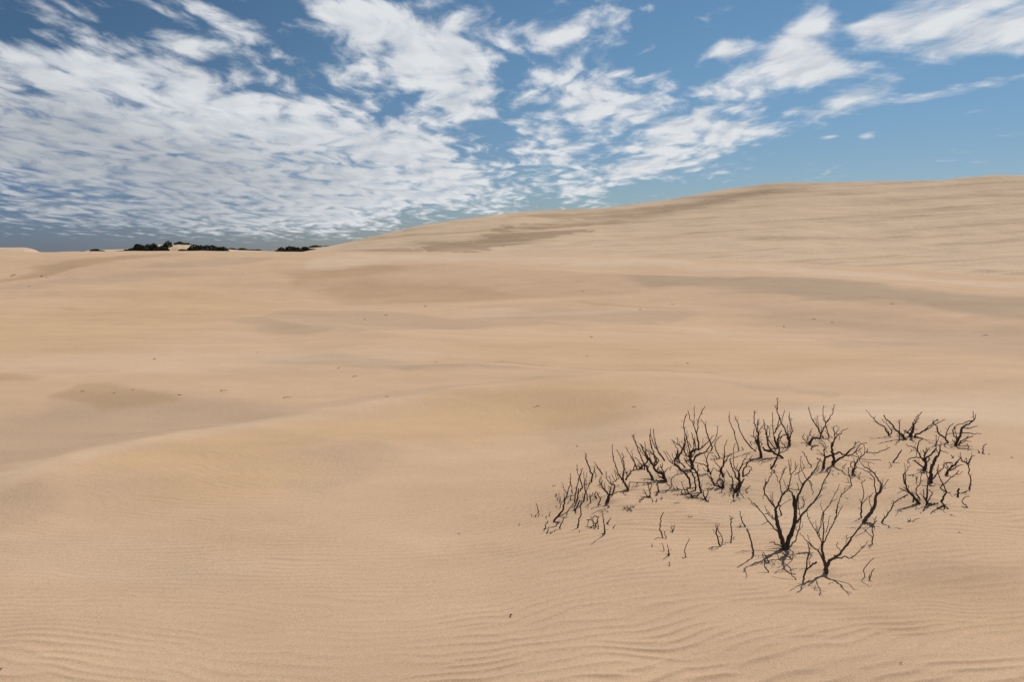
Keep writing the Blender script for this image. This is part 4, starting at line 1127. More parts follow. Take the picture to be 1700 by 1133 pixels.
p.b(3.4, 2.2, 1130,575, 1070,552, 992,532, lean=.0).t(2.0, 1.1, 992,530, 942,432, 882,352).t(1.6, .9, 985,500, 930,360).t(1.3,.8, 885,355, 850,340).t(1.4,.8, 960,540, 900,500, 870,510).t(1.6,1.0, 1000,520, 960,440, 900,390)
p.b(3.4, 1.6, 1140,572, 1130,470, 1100,430, lean=.3).t(1.4,.8, 1120,450, 1060,430, 1040,450)
p.b(2.2, 1.0, 1150,565, 1150,430, 1176,325, lean=-.2)
p.b(2.2, 1.2, 1110,572, 1042,502, 1050,450, lean=-.3).t(1.3,.8, 1060,520, 1020,510)
p.b(3.2, 1.8, 1135,580, 1110,560, 1080,570, lean=-.2)
p.b(1.8, 1.0, 1125,560, 1095,510, 1110,480, lean=.5)
p.done()
p = Plant('R4', (1385, 590), 'bushy upright shrub at the right edge of the crowded centre')
p.b(5.6, 4.0, 1385,590, 1402,520, 1390,460, 1385,400, 1385,340, lean=.0)
p.t(2.8, 1.6, 1385,340, 1412,262, 1442,180).t(1.6, .8, 1442,180, 1492,90, 1560,10).t(2.2, 1.3, 1382,330, 1332,280, 1302,200).t(1.5, .9, 1302,200, 1296,90, 1300,0).t(1.3, .8, 1300,0, 1305,-80, 1345,-130).t(1.4, .8, 1375,310, 1350,250, 1366,188)
p.b(3.0, 1.5, 1340,405, 1302,295, 1258,200, 1252,110, lean=.25).t(1.2,.8, 1262,200, 1248,170)
p.b(3.4, 2.0, 1450,405, 1450,300, 1502,212, lean=-.25).t(1.9, 1.0, 1502,212, 1572,132, 1650,120, 1700,88).t(1.5, .9, 1470,270, 1520,190, 1600,60).t(1.2,.8, 1590,130, 1540,105)
p.b(2.4, 1.3, 1460,392, 1530,350, 1572,290, 1580,245, lean=-.4).t(1.2,.8, 1580,245, 1540,232, 1530,250).t(1.2,.8, 1500,375, 1545,400)
p.b(3.8, 2.6, 1330,622, 1282,570, 1260,520, lean=.1).t(1.6,.9, 1265,530, 1320,520, 1370,490)
p.b(3.4, 2.2, 1395,575, 1432,500, 1472,430, lean=.1)
p.b(3.4, 2.0, 1330,615, 1370,520, 1400,470, lean=.2)
p.b(3.0, 2.0, 1400,480, 1350,420, 1320,400, lean=-.2)
p.b(2.4, 1.2, 1290,470, 1252,380, 1190,292, lean=.1)
p.b(2.6, 1.6, 1370,690, 1360,630, 1385,570, lean=-.1)
p.b(2.2, 1.4, 1320,640, 1310,720, 1290,745, lean=-.1)
p.b(2.4, 1.3, 1310,798, 1300,750, 1298,712, lean=.0).t(1.3,.8, 1300,770, 1255,822).t(1.1,.8, 1305,780, 1350,780)
p.done()
p = Plant('R4', (855, 752), 'small twiggy fan at the lower edge of the crowded centre')
p.b(2.6, 1.4, 855,752, 830,680, 815,600, lean=.1).t(1.3,.8, 840,710, 800,680)
p.b(2.4, 1.2, 858,752, 888,680, 906,575, lean=-.1)
p.b(2.0, 1.2, 850,750, 800,735, 780,745, lean=.1)
p.b(2.0, 1.1, 905,800, 870,765, 850,745, lean=.0).t(1.3,.8, 905,800, 915,730, 930,715)
p.done()
stick('R4', 'thin upright twig with a long cross twig, left below the central shrub', [(1.9,1.3, 325,562, 322,480, 332,405), (1.2,.8, 325,465, 290,400), (1.2,.8, 320,560, 300,590)])
stick('R4', 'thin leaning twig beside the cross twig', [(1.7,1.1, 370,595, 340,510), (1.2,.8, 372,595, 395,625)])
stick('R4', 'dark tufted stump with one thin wand, lower left of the centre', [(2.6,1.2, 130,655, 122,580, 105,500), (3.4,1.8, 130,655, 95,690), (1.8,1.1, 115,650, 95,630)])
stick('R4', 'small hooked twig on bare sand right of the crowded centre', [(1.9,1.2, 1522,662, 1490,612, 1530,580, 1566,538)], nubs=.3)
stick('R4', 'short spike at the front of the crowded centre', [(2.4,1.2, 495,672, 494,640, 492,602), (1.4,.9, 500,670, 530,668)])
stick('R4', 'leaning thin spike near the looped twigs in the centre front', [(1.7,1.0, 545,640, 505,540, 482,472)])
stick('R4', 'broken stub left of the looped twigs in the centre front', [(2.2,1.0, 425,590, 400,545), (1.3,.8, 420,588, 470,592)])
stick('R4', 'flat flake of bark lying on the sand below the centre', [(1.6,1.2, 370,822, 450,812)], name='bark_flake', cat='bark flake', group='bark flakes lying on the sand', nubs=0, mat=M_DEBRIS)
stick('B4', 'flat flake of bark lying farther down the open slope', [(1.5,.9, 612,253, 680,238)], name='bark_flake', cat='bark flake', group='bark flakes lying on the sand', nubs=0, mat=M_DEBRIS)

p = Plant('R4', (240, 470), 'bushy fan-shaped shrub left of the crowded centre, wands sweeping up left')
p.b(5.0, 4.0, 240,470, 212,400, 192,335, 120,330, 70,285, 50,240, lean=.0)
p.t(4.0, 3.0, 50,240, 30,205, 5,180, lean=.1)
p.b(3.6, 1.8, 1185,615, 1115,525, 1055,430, 1000,310, lean=.1, sheet='R2').t(1.2,.8, 1020,355, 985,300, sheet='R2')
p.b(2.6, 1.3, 1190,605, 1192,490, 1155,375, 1122,215, lean=-.2, sheet='R2').t(1.2, .8, 1122,215, 1130,150, 1135,95, sheet='R2').t(1.2,.8, 1165,410, 1140,330, 1118,180, sheet='R2')
p.b(2.4, 1.2, 1188,605, 1238,535, 1212,482, 1150,430, 1065,380, 1012,340, lean=.3, sheet='R2')
p.b(2.2, 1.1, 1200,595, 1216,515, 1172,440, 1110,380, lean=-.3, sheet='R2')
p.b(2.2, 1.2, 1172,595, 1100,510, 1000,405, lean=.4, sheet='R2').t(1.4, .9, 1000,405, 950,320, 895,178, sheet='R2')
p.b(2.0, 1.0, 1158,585, 1100,480, 1062,400, 1056,275, lean=-.4, sheet='R2')
p.b(2.0, 1.0, 1165,590, 1140,520, 1100,430, lean=.5, sheet='R2')
p.b(3.0, 1.6, 225,430, 155,352, 92,325, 48,270, lean=.3).t(1.5,.9, 100,325, 110,280, 150,240)
p.b(2.4, 1.1, 205,350, 182,255, 190,180, lean=-.3).t(1.2,.8, 185,300, 150,230).t(1.2,.8, 190,290, 160,235, 165,200)
p.b(3.0, 1.4, 240,465, 160,400, 108,380, lean=-.2).t(1.4,.9, 165,405, 120,420)
p.b(3.4, 1.8, 245,468, 135,465, 75,450, lean=.1)
p.b(2.0, 1.2, 292,548, 262,510, 240,475, lean=.0)
p.b(2.0, 1.1, 215,370, 240,300, 280,255, lean=.4)
p.b(2.0, 1.1, 190,330, 130,300, 100,280, 130,250, lean=-.4)
p.done()

# --- left wing of the thicket
stick('R2', 'short thick leaning stump left of the fan-shaped shrub', [(5.0,3.4, 1165,792, 1132,712, 1092,645, 1078,590), (1.8,1.0, 1090,640, 1115,600, 1110,560), (1.6,1.0, 1080,600, 1050,570), (1.6,1.0, 1165,792, 1120,780, 1090,770)])
p = Plant('R2', (990, 640), 'cup-shaped shrub of long wands leaning left, on the crest left of the fan-shaped one')
p.b(3.2, 2.4, 990,640, 1050,582, 1082,540, 1072,470, lean=.1).t(1.4,.8, 1072,470, 1055,400)
p.b(2.6, 1.7, 1050,582, 1012,490, 962,382, lean=.2).t(1.7, 1.2, 962,382, 925,280, 900,205, 892,180).t(1.2,.8, 1000,460, 965,420)
p.b(2.0, 1.1, 1012,602, 970,540, 928,485, lean=-.3)
p.b(2.0, 1.2, 1020,605, 985,620, 960,570, lean=-.2).t(1.2,.8, 985,615, 975,570)
p.done()
stick('R2', 'wand bending left with a forked tip, on the crest left of the cup-shaped shrub', [(2.6,1.8, 950,642, 930,592, 900,525, 868,475), (1.5,.8, 868,475, 840,420, 795,335), (1.5,.8, 905,530, 888,470, 885,390), (1.3,.8, 945,630, 965,590), (1.3,.8, 950,640, 930,600, 915,600)])
p = Plant('R2', (830, 915), 'shrub of three upright wands on a kinked foot in the left wing')
p.b(4.2, 3.2, 830,915, 792,842, 765,790, 768,700, lean=.0).t(2.6, 1.5, 768,700, 772,600, 768,480).t(1.2, .8, 768,480, 755,430).t(1.4, .9, 770,620, 742,525, 715,450).t(1.3,.9, 715,450, 675,385).t(1.4, .8, 832,912, 850,870, 845,835).t(1.2, .8, 838,870, 860,825)
p.b(3.0, 1.8, 765,790, 720,742, 682,650, 642,540, lean=.2).t(1.8, 1.0, 642,540, 622,435, 624,308)
p.b(3.0, 1.5, 795,790, 830,740, 880,672, 916,620, 920,572, lean=-.3).t(1.6, .9, 822,702, 792,655, 780,620).t(1.6, .9, 815,720, 800,680).t(1.3,.8, 860,700, 858,640).t(1.2,.8, 860,715, 880,705)
p.b(2.4, 1.4, 800,790, 812,750, 820,700, lean=.3)
p.done()
p = Plant('R2', (540, 1092), 'tangled curly shrub on a dark bent foot in the left wing')
p.b(3.8, 3.0, 540,1092, 566,1005, 555,960, 520,930, lean=.0).t(2.0, 1.0, 520,930, 485,890, 470,905).t(1.6,.9, 525,925, 512,860, 520,820).t(1.5,.9, 500,905, 470,870, 440,900).t(1.3,.8, 490,900, 480,860)
p.b(3.4, 2.2, 570,1000, 622,975, 650,900, 648,850, 605,850, lean=-.2).t(1.9, 1.0, 608,845, 545,775, 535,675).t(1.7, .9, 612,832, 660,800, 722,752).t(1.4, .9, 600,850, 590,790, 584,735).t(1.4,.8, 665,800, 672,740, 640,650).t(1.2,.8, 700,770, 672,700, 652,650).t(1.2,.8, 655,800, 630,750, 605,720)
p.b(2.0, 1.1, 575,970, 600,900, 560,870, lean=.3).t(1.2,.8, 590,925, 565,900).t(1.2,.8, 598,900, 625,870)
p.b(1.8, 1.0, 580,985, 600,950, 590,900, lean=-.3)
p.b(2.4, 1.4, 520,930, 480,880, 460,850, lean=.2)
p.b(1.6, .9, 545,1080, 600,1020, 640,970, lean=-.4)
p.done()
stick('R2', 'split wand with twin tips rising left, on the crest of the left wing', [(3.2,2.2, 340,818, 350,720, 318,655, 275,540), (1.5,.8, 275,540, 262,480, 252,432), (1.3,.9, 285,560, 275,500, 275,435), (1.8,1.0, 352,722, 370,670, 378,600)])
stick('R2', 'short bent wand with a doubled tip right of the split wand', [(2.4,1.6, 490,716, 445,655, 405,585), (1.2,.8, 405,585, 382,545), (1.2,.8, 450,660, 455,640)])
stick('R2', 'thin straight spike between the split wand and the doubled tip', [(1.7,.9, 402,752, 388,690, 375,595)])
stick('R2', 'small forked shoot behind the tangled curly shrub', [(2.0,1.0, 462,852, 448,800, 455,755), (1.5,.9, 475,850, 470,790, 475,730), (1.3,.8, 475,820, 495,790), (1.2,.8, 462,840, 490,830)])
stick('R1', 'long arching stick curving up right with a low side branch, leftmost large one', [(4.2,2.2, 505,745, 560,662, 620,592, 658,470, 690,360), (2.2,1.2, 690,360, 720,260, 742,180, 735,60), (2.2,1.2, 568,655, 640,640, 685,605, 712,572), (1.5,.9, 688,340, 660,300, 612,188), (1.6,1.0, 570,665, 620,672, 705,676)])
stick('R1', 'tall crossing wand in the left wing, tips spread wide', [(2.8,1.8, 875,302, 910,252, 890,180, 868,100), (1.5,.9, 868,100, 840,40, 832,-15), (1.2,.8, 835,20, 828,-70)])
stick('R1', 'straight leaning wand crossing another in the left wing', [(2.6,1.6, 800,470, 820,300, 850,170), (1.8,1.0, 850,170, 880,70, 915,-20), (1.3,.8, 860,120, 890,60, 880,-10)])
stick('R1', 'thick straight stick beside the straight leaning wand', [(3.0,2.0, 828,465, 848,370, 855,272), (1.3,.8, 850,330, 870,300)])
stick('R1', 'slender fork with two upright prongs, right of the crossing wands', [(2.6,1.6, 930,435, 945,325, 930,205), (1.5,.9, 930,205, 932,110, 930,30), (1.4,.8, 935,240, 960,130, 975,40), (1.3,.8, 925,420, 905,370), (1.2,.8, 945,320, 960,260, 968,140)])
stick('R1', 'thin wavy stick touching the slender fork', [(2.1,1.1, 975,435, 965,312, 1000,240, 1002,180)])
stick('R1', 'leaning brown stick at the foot of the crossing wands', [(3.0,2.0, 808,582, 845,500, 870,440), (1.2,.8, 870,440, 930,435)], nubs=.3)
stick('R1', 'thin stick parallel to the leaning brown one, on its left', [(1.9,1.2, 790,575, 805,520, 820,465)], nubs=.3)
stick('R1', 'short Y-shaped shoot beside the arching stick', [(2.0,1.2, 740,432, 742,385, 785,365), (1.2,.8, 742,390, 740,350), (1.3,.8, 765,350, 750,290)])
stick('R1', 'two thin spikes crossing behind the arching stick', [(1.8,1.0, 652,435, 650,330), (1.3,.8, 770,340, 755,250, 748,180), (1.2,.8, 755,320, 745,300)])
stick('R1', 'stub with a slanted right arm at the middle of the left wing', [(2.2,1.2, 1015,462, 1012,350), (1.4,.9, 1012,420, 1060,328), (1.2,.8, 1015,410, 995,385)])
stick('R1', 'low dark tuft with a long leaning twig, left of the tangled shrub', [(2.6,1.2, 1105,412, 1085,355, 1095,308), (1.6,1.0, 1102,402, 1040,365), (1.3,.8, 1080,350, 1065,340)])
stick('R1', 'zigzag stick sharply bent at mid-height, below the tangled shrub', [(2.6,1.5, 1130,498, 1168,420, 1135,365, 1108,318), (1.4,.9, 1135,490, 1170,505)])
stick('R1', 'crooked lone stick with a bulged tip on the lower left sand', [(2.7,1.8, 845,822, 850,730, 885,650, 880,510), (1.6,1.2, 880,510, 900,460), (1.3,.9, 845,818, 832,772)])
stick('R1', 'thin straight wand on a thick knotted foot, right of the crooked lone stick', [(3.6,1.3, 1225,905, 1222,850, 1212,755, 1198,640), (1.2,.7, 1198,640, 1188,568), (2.4,1.4, 1225,903, 1180,915)])
p = Plant('R1', (1085, 800), 'small curled wiry loop of twigs on the lower left sand')
p.b(2.4, 1.4, 1085,800, 1115,740, 1128,685, 1090,655, 1052,690, lean=.1).t(1.3,.8, 1050,690, 1070,740, 1100,770)
p.b(2.0, 1.1, 1065,790, 1055,730, 1030,715, 968,710, lean=.2).t(1.6,1.0, 1025,718, 1035,668).t(1.5,1.0, 1000,715, 985,760, 980,805)
p.b(1.6, 1.0, 1130,840, 1132,790, 1115,770, lean=.0).t(1.2,.8, 1100,870, 1065,820)
p.b(1.6, 1.0, 1025,835, 1060,790, lean=.0)
p.done()
stick('R1', 'slanting short stick with a side twig, right of the wiry loop', [(2.4,1.2, 1255,775, 1280,730, 1308,682), (1.4,.9, 1260,768, 1245,745), (1.2,.8, 1265,755, 1285,745)])
stick('R1', 'little leaning stub, rightmost on the lower left sand', [(1.8,1.0, 1345,836, 1372,788)], nubs=0)
stick('R1', 'isolated upright spike at the far left of the thicket', [(2.0,1.2, 285,622, 278,550, 265,482)], nubs=0)
stick('R1', 'bent leg-like stick with a second leg, below the arching stick', [(2.4,1.4, 598,825, 610,760, 655,680), (1.3,.8, 598,822, 578,808), (1.2,.8, 560,745, 600,735)])
stick('R1', 'short kinked stick at the lower left corner of the thicket', [(2.0,1.3, 382,838, 388,790, 402,752), (1.2,.8, 380,838, 362,838), (1.2,.8, 405,755, 432,735)])
stick('R1', 'curved stub just right of the lower left kinked stick', [(2.0,1.2, 425,892, 422,855, 435,812), (1.2,.8, 425,892, 400,892)])

p = Plant('R2', (1115, 1018), 'wide tufted shrublet in shade below the fan-shaped shrub')
p.b(2.6, 1.2, 1115,1018, 1082,992, 1050,932, lean=.1).t(1.2,.8, 1070,970, 1020,950).t(1.2,.8, 1060,950, 1035,915)
p.b(2.2, 1.1, 1118,1015, 1130,950, 1098,860, 1088,810, lean=-.1)
p.b(1.8, 1.0, 1128,940, 1142,860, 1140,820, lean=.2)
p.b(1.8, 1.0, 1112,1015, 1045,1032, lean=.0)
p.b(1.8, 1.0, 1165,1088, 1135,1012, lean=.0)
p.done()
stick('R2', 'black lump with one bent wand right of the tufted shrublet', [(3.8,1.6, 1240,965, 1235,900, 1222,835), (3.6,1.8, 1240,962, 1195,1002)])
for i, (x, y, s) in enumerate(((1545,590,1),(1590,600,.8),(1520,560,.7),(1620,540,.7),(1570,560,.8))):
    stick('R1', 'thin twigs of a flattened brushy patch, right of the left wing sand', [(1.5,.8, x,y, x-25*s,y-25*s, x-45*s,y-60*s), (1.3,.8, x,y, x+20*s,y-45*s), (1.2,.8, x,y, x+40*s,y-20*s)], group='flattened brushy patch of twigs', nubs=1.5, mat=M_DEBRIS)
for i, (x, y) in enumerate(((985,1085),(1010,1060),(1210,1080),(1275,1050))):
    stick('R2', 'thin brown twigs lying flat beneath the tufted shrublet', [(1.3,.8, x,y, x+4,y-40), (1.2,.8, x,y, x+25,y-30), (1.1,.8, x,y, x-22,y-14)], group='flat brown twigs beneath the tufted shrublet', nubs=1, mat=M_DEBRIS)
for (x, y, dx, dy) in ((555,445,-15,-100),(585,470,-10,-140),(600,532,5,-150),(525,382,15,-45),(190,655,3,-25),(248,672,14,-16),(288,665,22,-45),(395,682,10,-32),(438,655,18,-62),(458,905,-12,-26),(470,900,18,-20),(515,870,3,-12),(865,880,3,-18),(5,792,12,-30),(340,655,4,-15),(540,540,3,-30),(415,750,8,-18)):
    stick('R1', 'short thin twig stub at the scattered left end of the thicket', [(1.5,.9, x,y, x+dx*.4,y+dy*.5, x+dx,y+dy)], group='twig stubs at the scattered left end of the thicket', nubs=0)

# --- right cluster
p = Plant('R7', (355, 418), 'slender shrub with one very long wand to the upper left, far right group')
p.b(3.0, 1.8, 355,418, 312,345, 296,300, 225,270, lean=.1).t(1.8, 1.1, 225,270, 165,205, 115,155).t(1.1,.7, 115,155, 58,80).t(1.3, .8, 285,292, 210,265, 148,230)
p.b(2.4, 1.3, 358,412, 392,362, 345,292, lean=-.2).t(1.4, .8, 345,292, 292,232, 260,217).t(1.2,.8, 390,362, 408,335)
p.b(1.5, 1.0, 357,402, 342,350, 302,318, lean=.3)
p.done()
p = Plant('R7', (570, 462), 'shrub with a thick limb slanting up left and a spiky foot, far right group')
p.b(4.0, 2.6, 570,462, 502,392, 442,342, 382,262, lean=.05).t(2.4, 1.4, 382,262, 345,222, 310,195, 285,158).t(1.1,.7, 345,220, 335,200)
p.b(2.0, 1.2, 486,482, 490,400, 492,320, 480,250, 502,212, lean=.0).t(1.3,.8, 490,400, 448,398).t(1.2,.8, 490,440, 460,410)
p.b(2.0, 1.0, 560,455, 545,400, 582,372, lean=-.2).t(1.2,.8, 550,410, 505,370)
p.b(1.8, 1.0, 540,440, 500,430, 480,400, lean=.3)
p.done()
p = Plant('R7', (630, 425), 'thick dark forked shrub leaning right, middle of the far right group')
p.b(5.8, 3.8, 630,425, 650,370, 662,320, 682,262, lean=.0).t(2.6, 1.3, 682,262, 722,200, 775,112).t(1.8, 1.1, 665,290, 660,250, 702,195, 716,165).t(1.2,.8, 700,240, 740,235)
p.b(2.6, 1.3, 635,400, 582,382, 640,312, 655,300, lean=.3).t(1.3,.8, 590,370, 545,345)
p.b(2.4, 1.3, 632,410, 590,370, 548,352, lean=-.2).t(1.2,.8, 570,360, 562,335)
p.b(1.6, 1.0, 655,345, 690,335, 725,335, lean=.2)
p.b(1.6, 1.0, 650,400, 640,440, lean=-.2)
p.done()
p = Plant('R7', (683, 436), 'shrub of two long parallel limbs sweeping up right, far right group')
p.b(3.8, 2.6, 683,436, 722,392, 810,352, lean=.1).t(2.4, 1.2, 810,352, 860,300, 932,242, 985,205).t(2.0, 1.0, 820,352, 880,312, 950,272, 1078,205).t(1.4,.9, 930,275, 920,235, 925,212)
p.b(1.8, 1.1, 685,434, 740,440, 795,455, lean=-.1)
p.done()
p = Plant('R7', (1112, 508), 'shrub with a thin arm arched over to the left, far right group')
p.b(3.6, 2.2, 1112,508, 1086,452, 1002,392, 972,305, lean=.1).t(1.8, 1.1, 972,305, 945,272, 920,230).t(1.1,.7, 990,370, 940,365)
p.b(2.0, 1.1, 1086,445, 1086,380, 1132,300, 1182,255, lean=-.2)
p.b(1.7, 1.0, 1092,412, 1140,388, 1265,385, lean=.3)
p.done()
p = Plant('R7', (1212, 542), 'gnarled shrub with a thick curved limb ending in upright tips, rightmost large one')
p.b(5.2, 3.6, 1212,542, 1242,470, 1275,390, 1288,320, lean=.0).t(3.4, 2.0, 1288,320, 1350,272, 1422,230, 1458,198).t(1.6, .9, 1458,198, 1472,142).t(1.5, .9, 1440,215, 1432,160, 1430,98).t(1.9, 1.1, 1425,225, 1300,260, 1212,290, 1175,345)
p.b(2.4, 1.4, 1228,462, 1190,420, 1170,350, 1200,305, lean=.3).t(1.4, .9, 1225,445, 1212,380, 1200,308)
p.b(2.2, 1.1, 1292,312, 1400,320, 1482,298, lean=-.2)
p.b(2.2, 1.0, 1282,376, 1400,385, 1460,395, 1540,388, lean=-.3)
p.b(2.6, 1.3, 1245,532, 1302,470, 1360,445, 1435,418, lean=.2).t(1.3,.8, 1320,465, 1380,420)
p.b(2.0, 1.0, 1255,528, 1322,490, 1412,490, lean=-.2)
p.b(1.8, 1.1, 1196,522, 1172,462, lean=.0).t(1.2,.8, 1182,490, 1200,470)
p.done()
stick('R7', 'curved stick alone at the right edge of the thicket', [(2.2,1.1, 1558,645, 1556,590, 1578,545, 1608,520), (1.5,1.0, 1558,645, 1585,660)], nubs=.4)
stick('R7', 'short leaning stub left of the curved edge stick', [(1.8,1.0, 1522,640, 1495,602), (1.2,.8, 1512,628, 1500,632)], nubs=0)
stick('R7', 'tiny twig near the foot of the gnarled shrub', [(1.5,1.0, 1368,572, 1370,545, 1352,515)], nubs=0)
stick('R7', 'tiny V-shaped shoot between the back and front right shrubs', [(1.7,1.0, 1165,702, 1150,662), (1.4,.9, 1165,702, 1188,668)], nubs=0)
stick('R7', 'smallest bit of stick at the right edge of the thicket', [(1.8,1.2, 1634,662, 1634,648)], nubs=0)

p = Plant('R8', (597, 435), 'dense shrub with twisted crown and thick dark foot, front of the right group')
p.b(6.6, 4.0, 597,435, 615,360, 602,285, lean=.0).t(2.4, 1.3, 602,285, 595,220, 588,195).t(2.2,1.0, 600,270, 640,190, 658,172).t(1.6,.9, 605,240, 625,165).t(1.4,.8, 635,200, 615,180)
p.b(4.0, 2.2, 602,322, 560,282, 522,212, lean=.2).t(2.4, 1.4, 522,212, 520,150, 545,82, 585,62).t(1.8, .9, 520,195, 440,160, 405,150, 390,120).t(1.3,.8, 515,200, 440,200).t(1.5,.9, 512,190, 500,270).t(1.2,.8, 450,200, 425,230).t(1.2,.8, 500,175, 470,150)
p.b(3.4, 1.8, 592,412, 532,362, 478,318, lean=-.3).t(1.2,.8, 530,355, 460,320)
p.b(3.4, 2.0, 612,295, 680,242, 740,172, lean=-.2).t(1.8, 1.0, 740,172, 735,110, 742,20).t(1.3, .8, 742,150, 752,90, 782,28).t(1.3,.8, 690,235, 745,200, 720,180)
p.b(2.4, 1.2, 622,342, 658,312, 645,278, lean=.3)
p.b(2.2, 1.2, 565,288, 500,285, 432,295, 405,330, 405,355, lean=-.4).t(1.2,.8, 410,340, 425,355)
p.b(2.0, 1.1, 600,420, 550,425, 510,435, lean=-.1)
p.b(2.2, 1.2, 600,425, 640,420, lean=-.1)
p.done()
p = Plant('R8', (677, 580), 'shrub with a stout straight trunk and a crooked top, front of the right group')
p.b(6.2, 4.8, 677,580, 672,490, 678,412, 710,342, 725,292, lean=.0).t(3.6, 2.0, 725,292, 775,240, 780,145).t(1.6, .9, 780,145, 800,125, 790,95).t(1.5,.9, 782,205, 830,215, 885,240).t(1.3,.8, 770,240, 730,192).t(1.6,.9, 720,310, 770,260)
p.b(2.8, 1.6, 690,542, 762,460, 830,402, lean=-.3).t(1.5, .9, 830,402, 830,350, 900,340).t(1.2,.8, 760,460, 740,430)
p.b(1.8, 1.0, 682,390, 665,358, lean=.2).t(1.1,.7, 690,395, 720,430)
p.done()
p = Plant('R8', (850, 498), 'leaning shrub with a matted twiggy ball, right of the stout straight trunk')
p.b(4.0, 3.0, 850,498, 882,432, 932,382, 992,332, lean=.0).t(2.0, 1.2, 992,332, 1020,282).t(2.0,1.0, 900,442, 972,392, 1055,368).t(1.5,.9, 905,420, 870,392, 860,352, 905,338, 932,352).t(1.3,.8, 900,410, 915,360, 890,340).t(1.3,.8, 935,440, 970,400, 1000,375).t(1.3,.8, 880,430, 845,400, 830,370, 860,345)
p.b(1.5, .9, 930,385, 920,350, 870,350, lean=.3)
p.b(1.5, .9, 880,440, 860,420, 880,380, lean=-.3)
p.done()
p = Plant('R8', (1130, 658), 'thin wavy stem carrying a broad antler-like fork, right side of the right group')
p.b(2.6, 1.8, 1130,658, 1142,590, 1122,470, 1112,370, lean=.05)
p.t(3.0, 1.8, 1112,368, 1132,320, 1162,268).t(1.3,.8, 1162,268, 1195,268).t(1.2,.8, 1160,270, 1155,240)
p.t(3.0, 1.8, 1105,362, 1048,325, 1025,288).t(1.4,.9, 1025,288, 1025,225).t(1.2,.8, 1028,290, 1005,265)
p.t(2.0, 1.2, 1102,360, 1090,295).t(1.3,.8, 1130,330, 1120,310)
p.t(1.4, .9, 1128,655, 1145,640)
p.done(False)
p = Plant('R8', (530, 822), 'curved trunk shrub leaning left with a low twig spray, front left of right group')
p.b(5.2, 3.2, 530,822, 442,712, 392,652, lean=.05).t(3.0, 1.8, 392,652, 358,545, 350,485).t(1.6, .9, 350,485, 372,460, 366,355).t(1.9, .9, 382,602, 372,480, 400,430, 432,372).t(1.5,.9, 405,660, 412,610)
p.t(2.0, 1.1, 410,690, 342,660, 300,642).t(1.5,.9, 400,672, 340,680, 280,710).t(1.3,.8, 395,650, 350,640)
p.b(2.4, 1.3, 470,745, 430,700, 405,660, lean=-.3).t(1.4,.9, 500,780, 460,700, 445,690)
p.b(1.6, 1.0, 410,690, 390,725, 340,750, lean=-.2)
p.b(1.6, 1.0, 520,750, 485,710, 470,695, lean=.2)
p.done()
p = Plant('R8', (648, 838), 'upright slim shrub with a looping side twig at the centre of the front fan')
p.b(4.2, 2.8, 648,838, 625,790, 632,665, lean=.0).t(2.6, 1.5, 632,665, 642,580, 630,445).t(1.5,.9, 632,620, 560,600).t(1.3,.8, 640,600, 660,560)
p.b(2.4, 1.2, 622,790, 592,742, 590,655, lean=.2).t(1.3,.8, 610,780, 570,730, 548,705)
p.b(2.2, 1.2, 640,785, 682,738, 682,690, 640,668, lean=-.2)
p.b(3.2, 1.6, 645,836, 720,832, 765,825, lean=.0).t(1.5,.9, 745,830, 750,870)
p.b(2.8, 1.8, 650,838, 600,900, lean=-.1)
p.done()
stick('R8', 'thin S-shaped stem left of the upright slim shrub', [(2.2,1.2, 545,778, 500,702, 512,640, 552,590, 560,500), (1.4,.9, 560,500, 580,470, 612,480), (1.2,.8, 555,560, 585,560), (1.2,.8, 500,700, 490,650)])
p = Plant('R8', (797, 805), 'zigzag shrub bending right then left, right of the upright slim shrub')
p.b(4.2, 2.8, 797,805, 825,750, 862,692, lean=.0).t(2.4, 1.4, 862,690, 810,585, 765,480, 765,368).t(2.6,1.8, 860,690, 780,640, 840,592).t(1.8, 1.0, 840,592, 950,490, 1002,435).t(1.3,.8, 865,695, 905,715, 932,752).t(1.2,.8, 880,700, 915,695).t(1.4,.8, 975,465, 1000,485, 1055,448)
p.b(3.0, 1.5, 880,892, 830,845, 798,800, lean=.0)
p.b(2.4, 1.3, 830,850, 760,880, 700,910, 660,922, lean=-.05)
p.done()
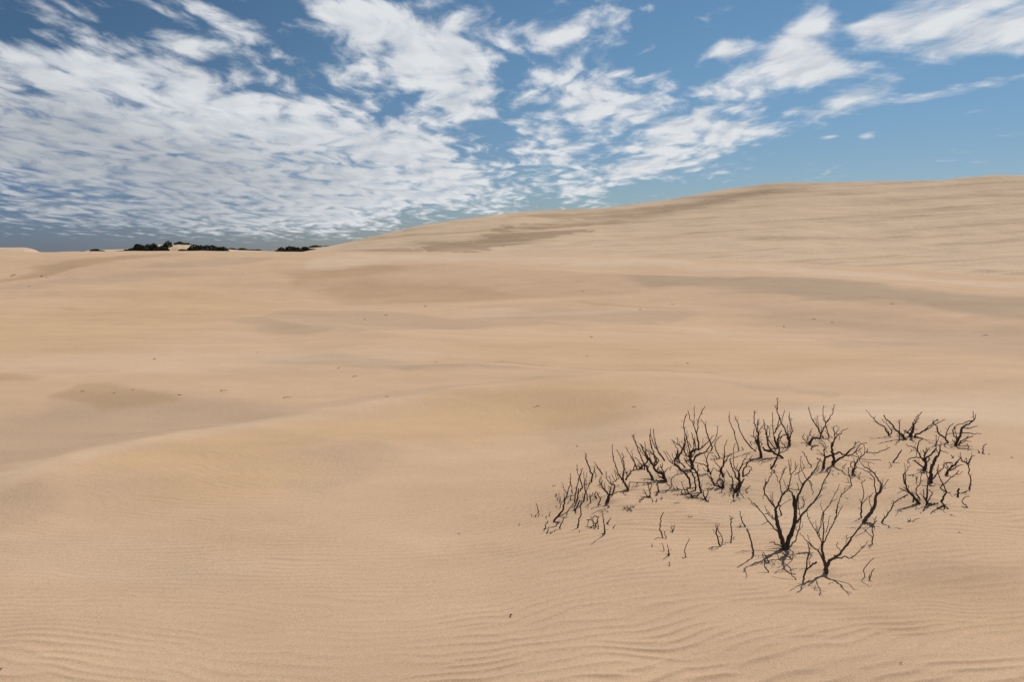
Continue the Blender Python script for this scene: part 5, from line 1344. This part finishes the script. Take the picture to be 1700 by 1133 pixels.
stick('R8', 'stout short stub standing alone right of the zigzag shrub', [(3.8,2.8, 990,752, 992,700, 1002,645), (1.1,.7, 990,700, 975,690)], nubs=0)
stick('R8', 'elbow-shaped thin stick beside the smooth sand hump', [(2.0,1.2, 1105,872, 1040,806, 1070,760, 1132,738)], nubs=.4)
stick('R8', 'short curved twig between the stout stub and the antler-forked stem', [(1.5,1.0, 1035,712, 1070,690, 1110,668)], nubs=.6)
stick('R8', 'tiny three-tipped sprig left of the S-shaped stem', [(1.8,1.0, 515,575, 505,530, 485,492), (1.3,.8, 515,550, 522,498), (1.2,.8, 510,540, 490,530), (1.2,.8, 515,578, 480,595)], nubs=0)
stick('R8', 'low forked sprig on smooth sand in front of the right group', [(1.5,.9, 420,1040, 435,1000), (1.4,.9, 420,1040, 408,1008), (1.3,.8, 418,1035, 440,1030), (1.3,.8, 455,1040, 500,1010, 545,1000)], nubs=0)

# --- specks of dry litter blown over the open sand
for (x, y, w, a) in ((886,676,10,-2),(1634,557,10,1),(1632,558,4,-1),(965,484,5,1),(973,592,4,0),(1348,530,6,1),(704,509,5,0),(1115,506,4,0),(135,651,5,-2),(188,654,3,-2),(218,648,5,1),(295,657,7,-1),(365,650,13,-2),(470,661,13,-2),
                     (640,659,5,1),(585,626,7,-1),(425,586,3,0),(255,597,4,-1),(17,459,5,-1),(22,457,4,0),(68,460,6,0),(77,461,4,1),(46,476,4,-1),(1163,688,4,0),(957,742,4,0),(1240,700,5,0),(1050,676,5,1),(760,887,4,0),(1592,885,3,0),
                     (918,808,5,-1),(720,602,6,0),(1060,515,5,0),(640,524,3,0),(980,560,4,0),(1480,505,4,0),(1300,543,4,0),(1380,536,5,0),(605,531,3,0),(1493,428,4,0),(400,455,4,0),(1140,604,4,0),(560,612,4,0),(1678,760,4,1),(1495,1102,3,0)):
    stick('P', 'tiny dark speck of dry litter on the open sand', [(.95,.6, x,y, x+w*.5,y+a*.5-.4, x+w,y+a)], name='litter_twig', cat='dry litter', group='specks of dry litter on the open sand', nubs=0, mat=M_DEBRIS)
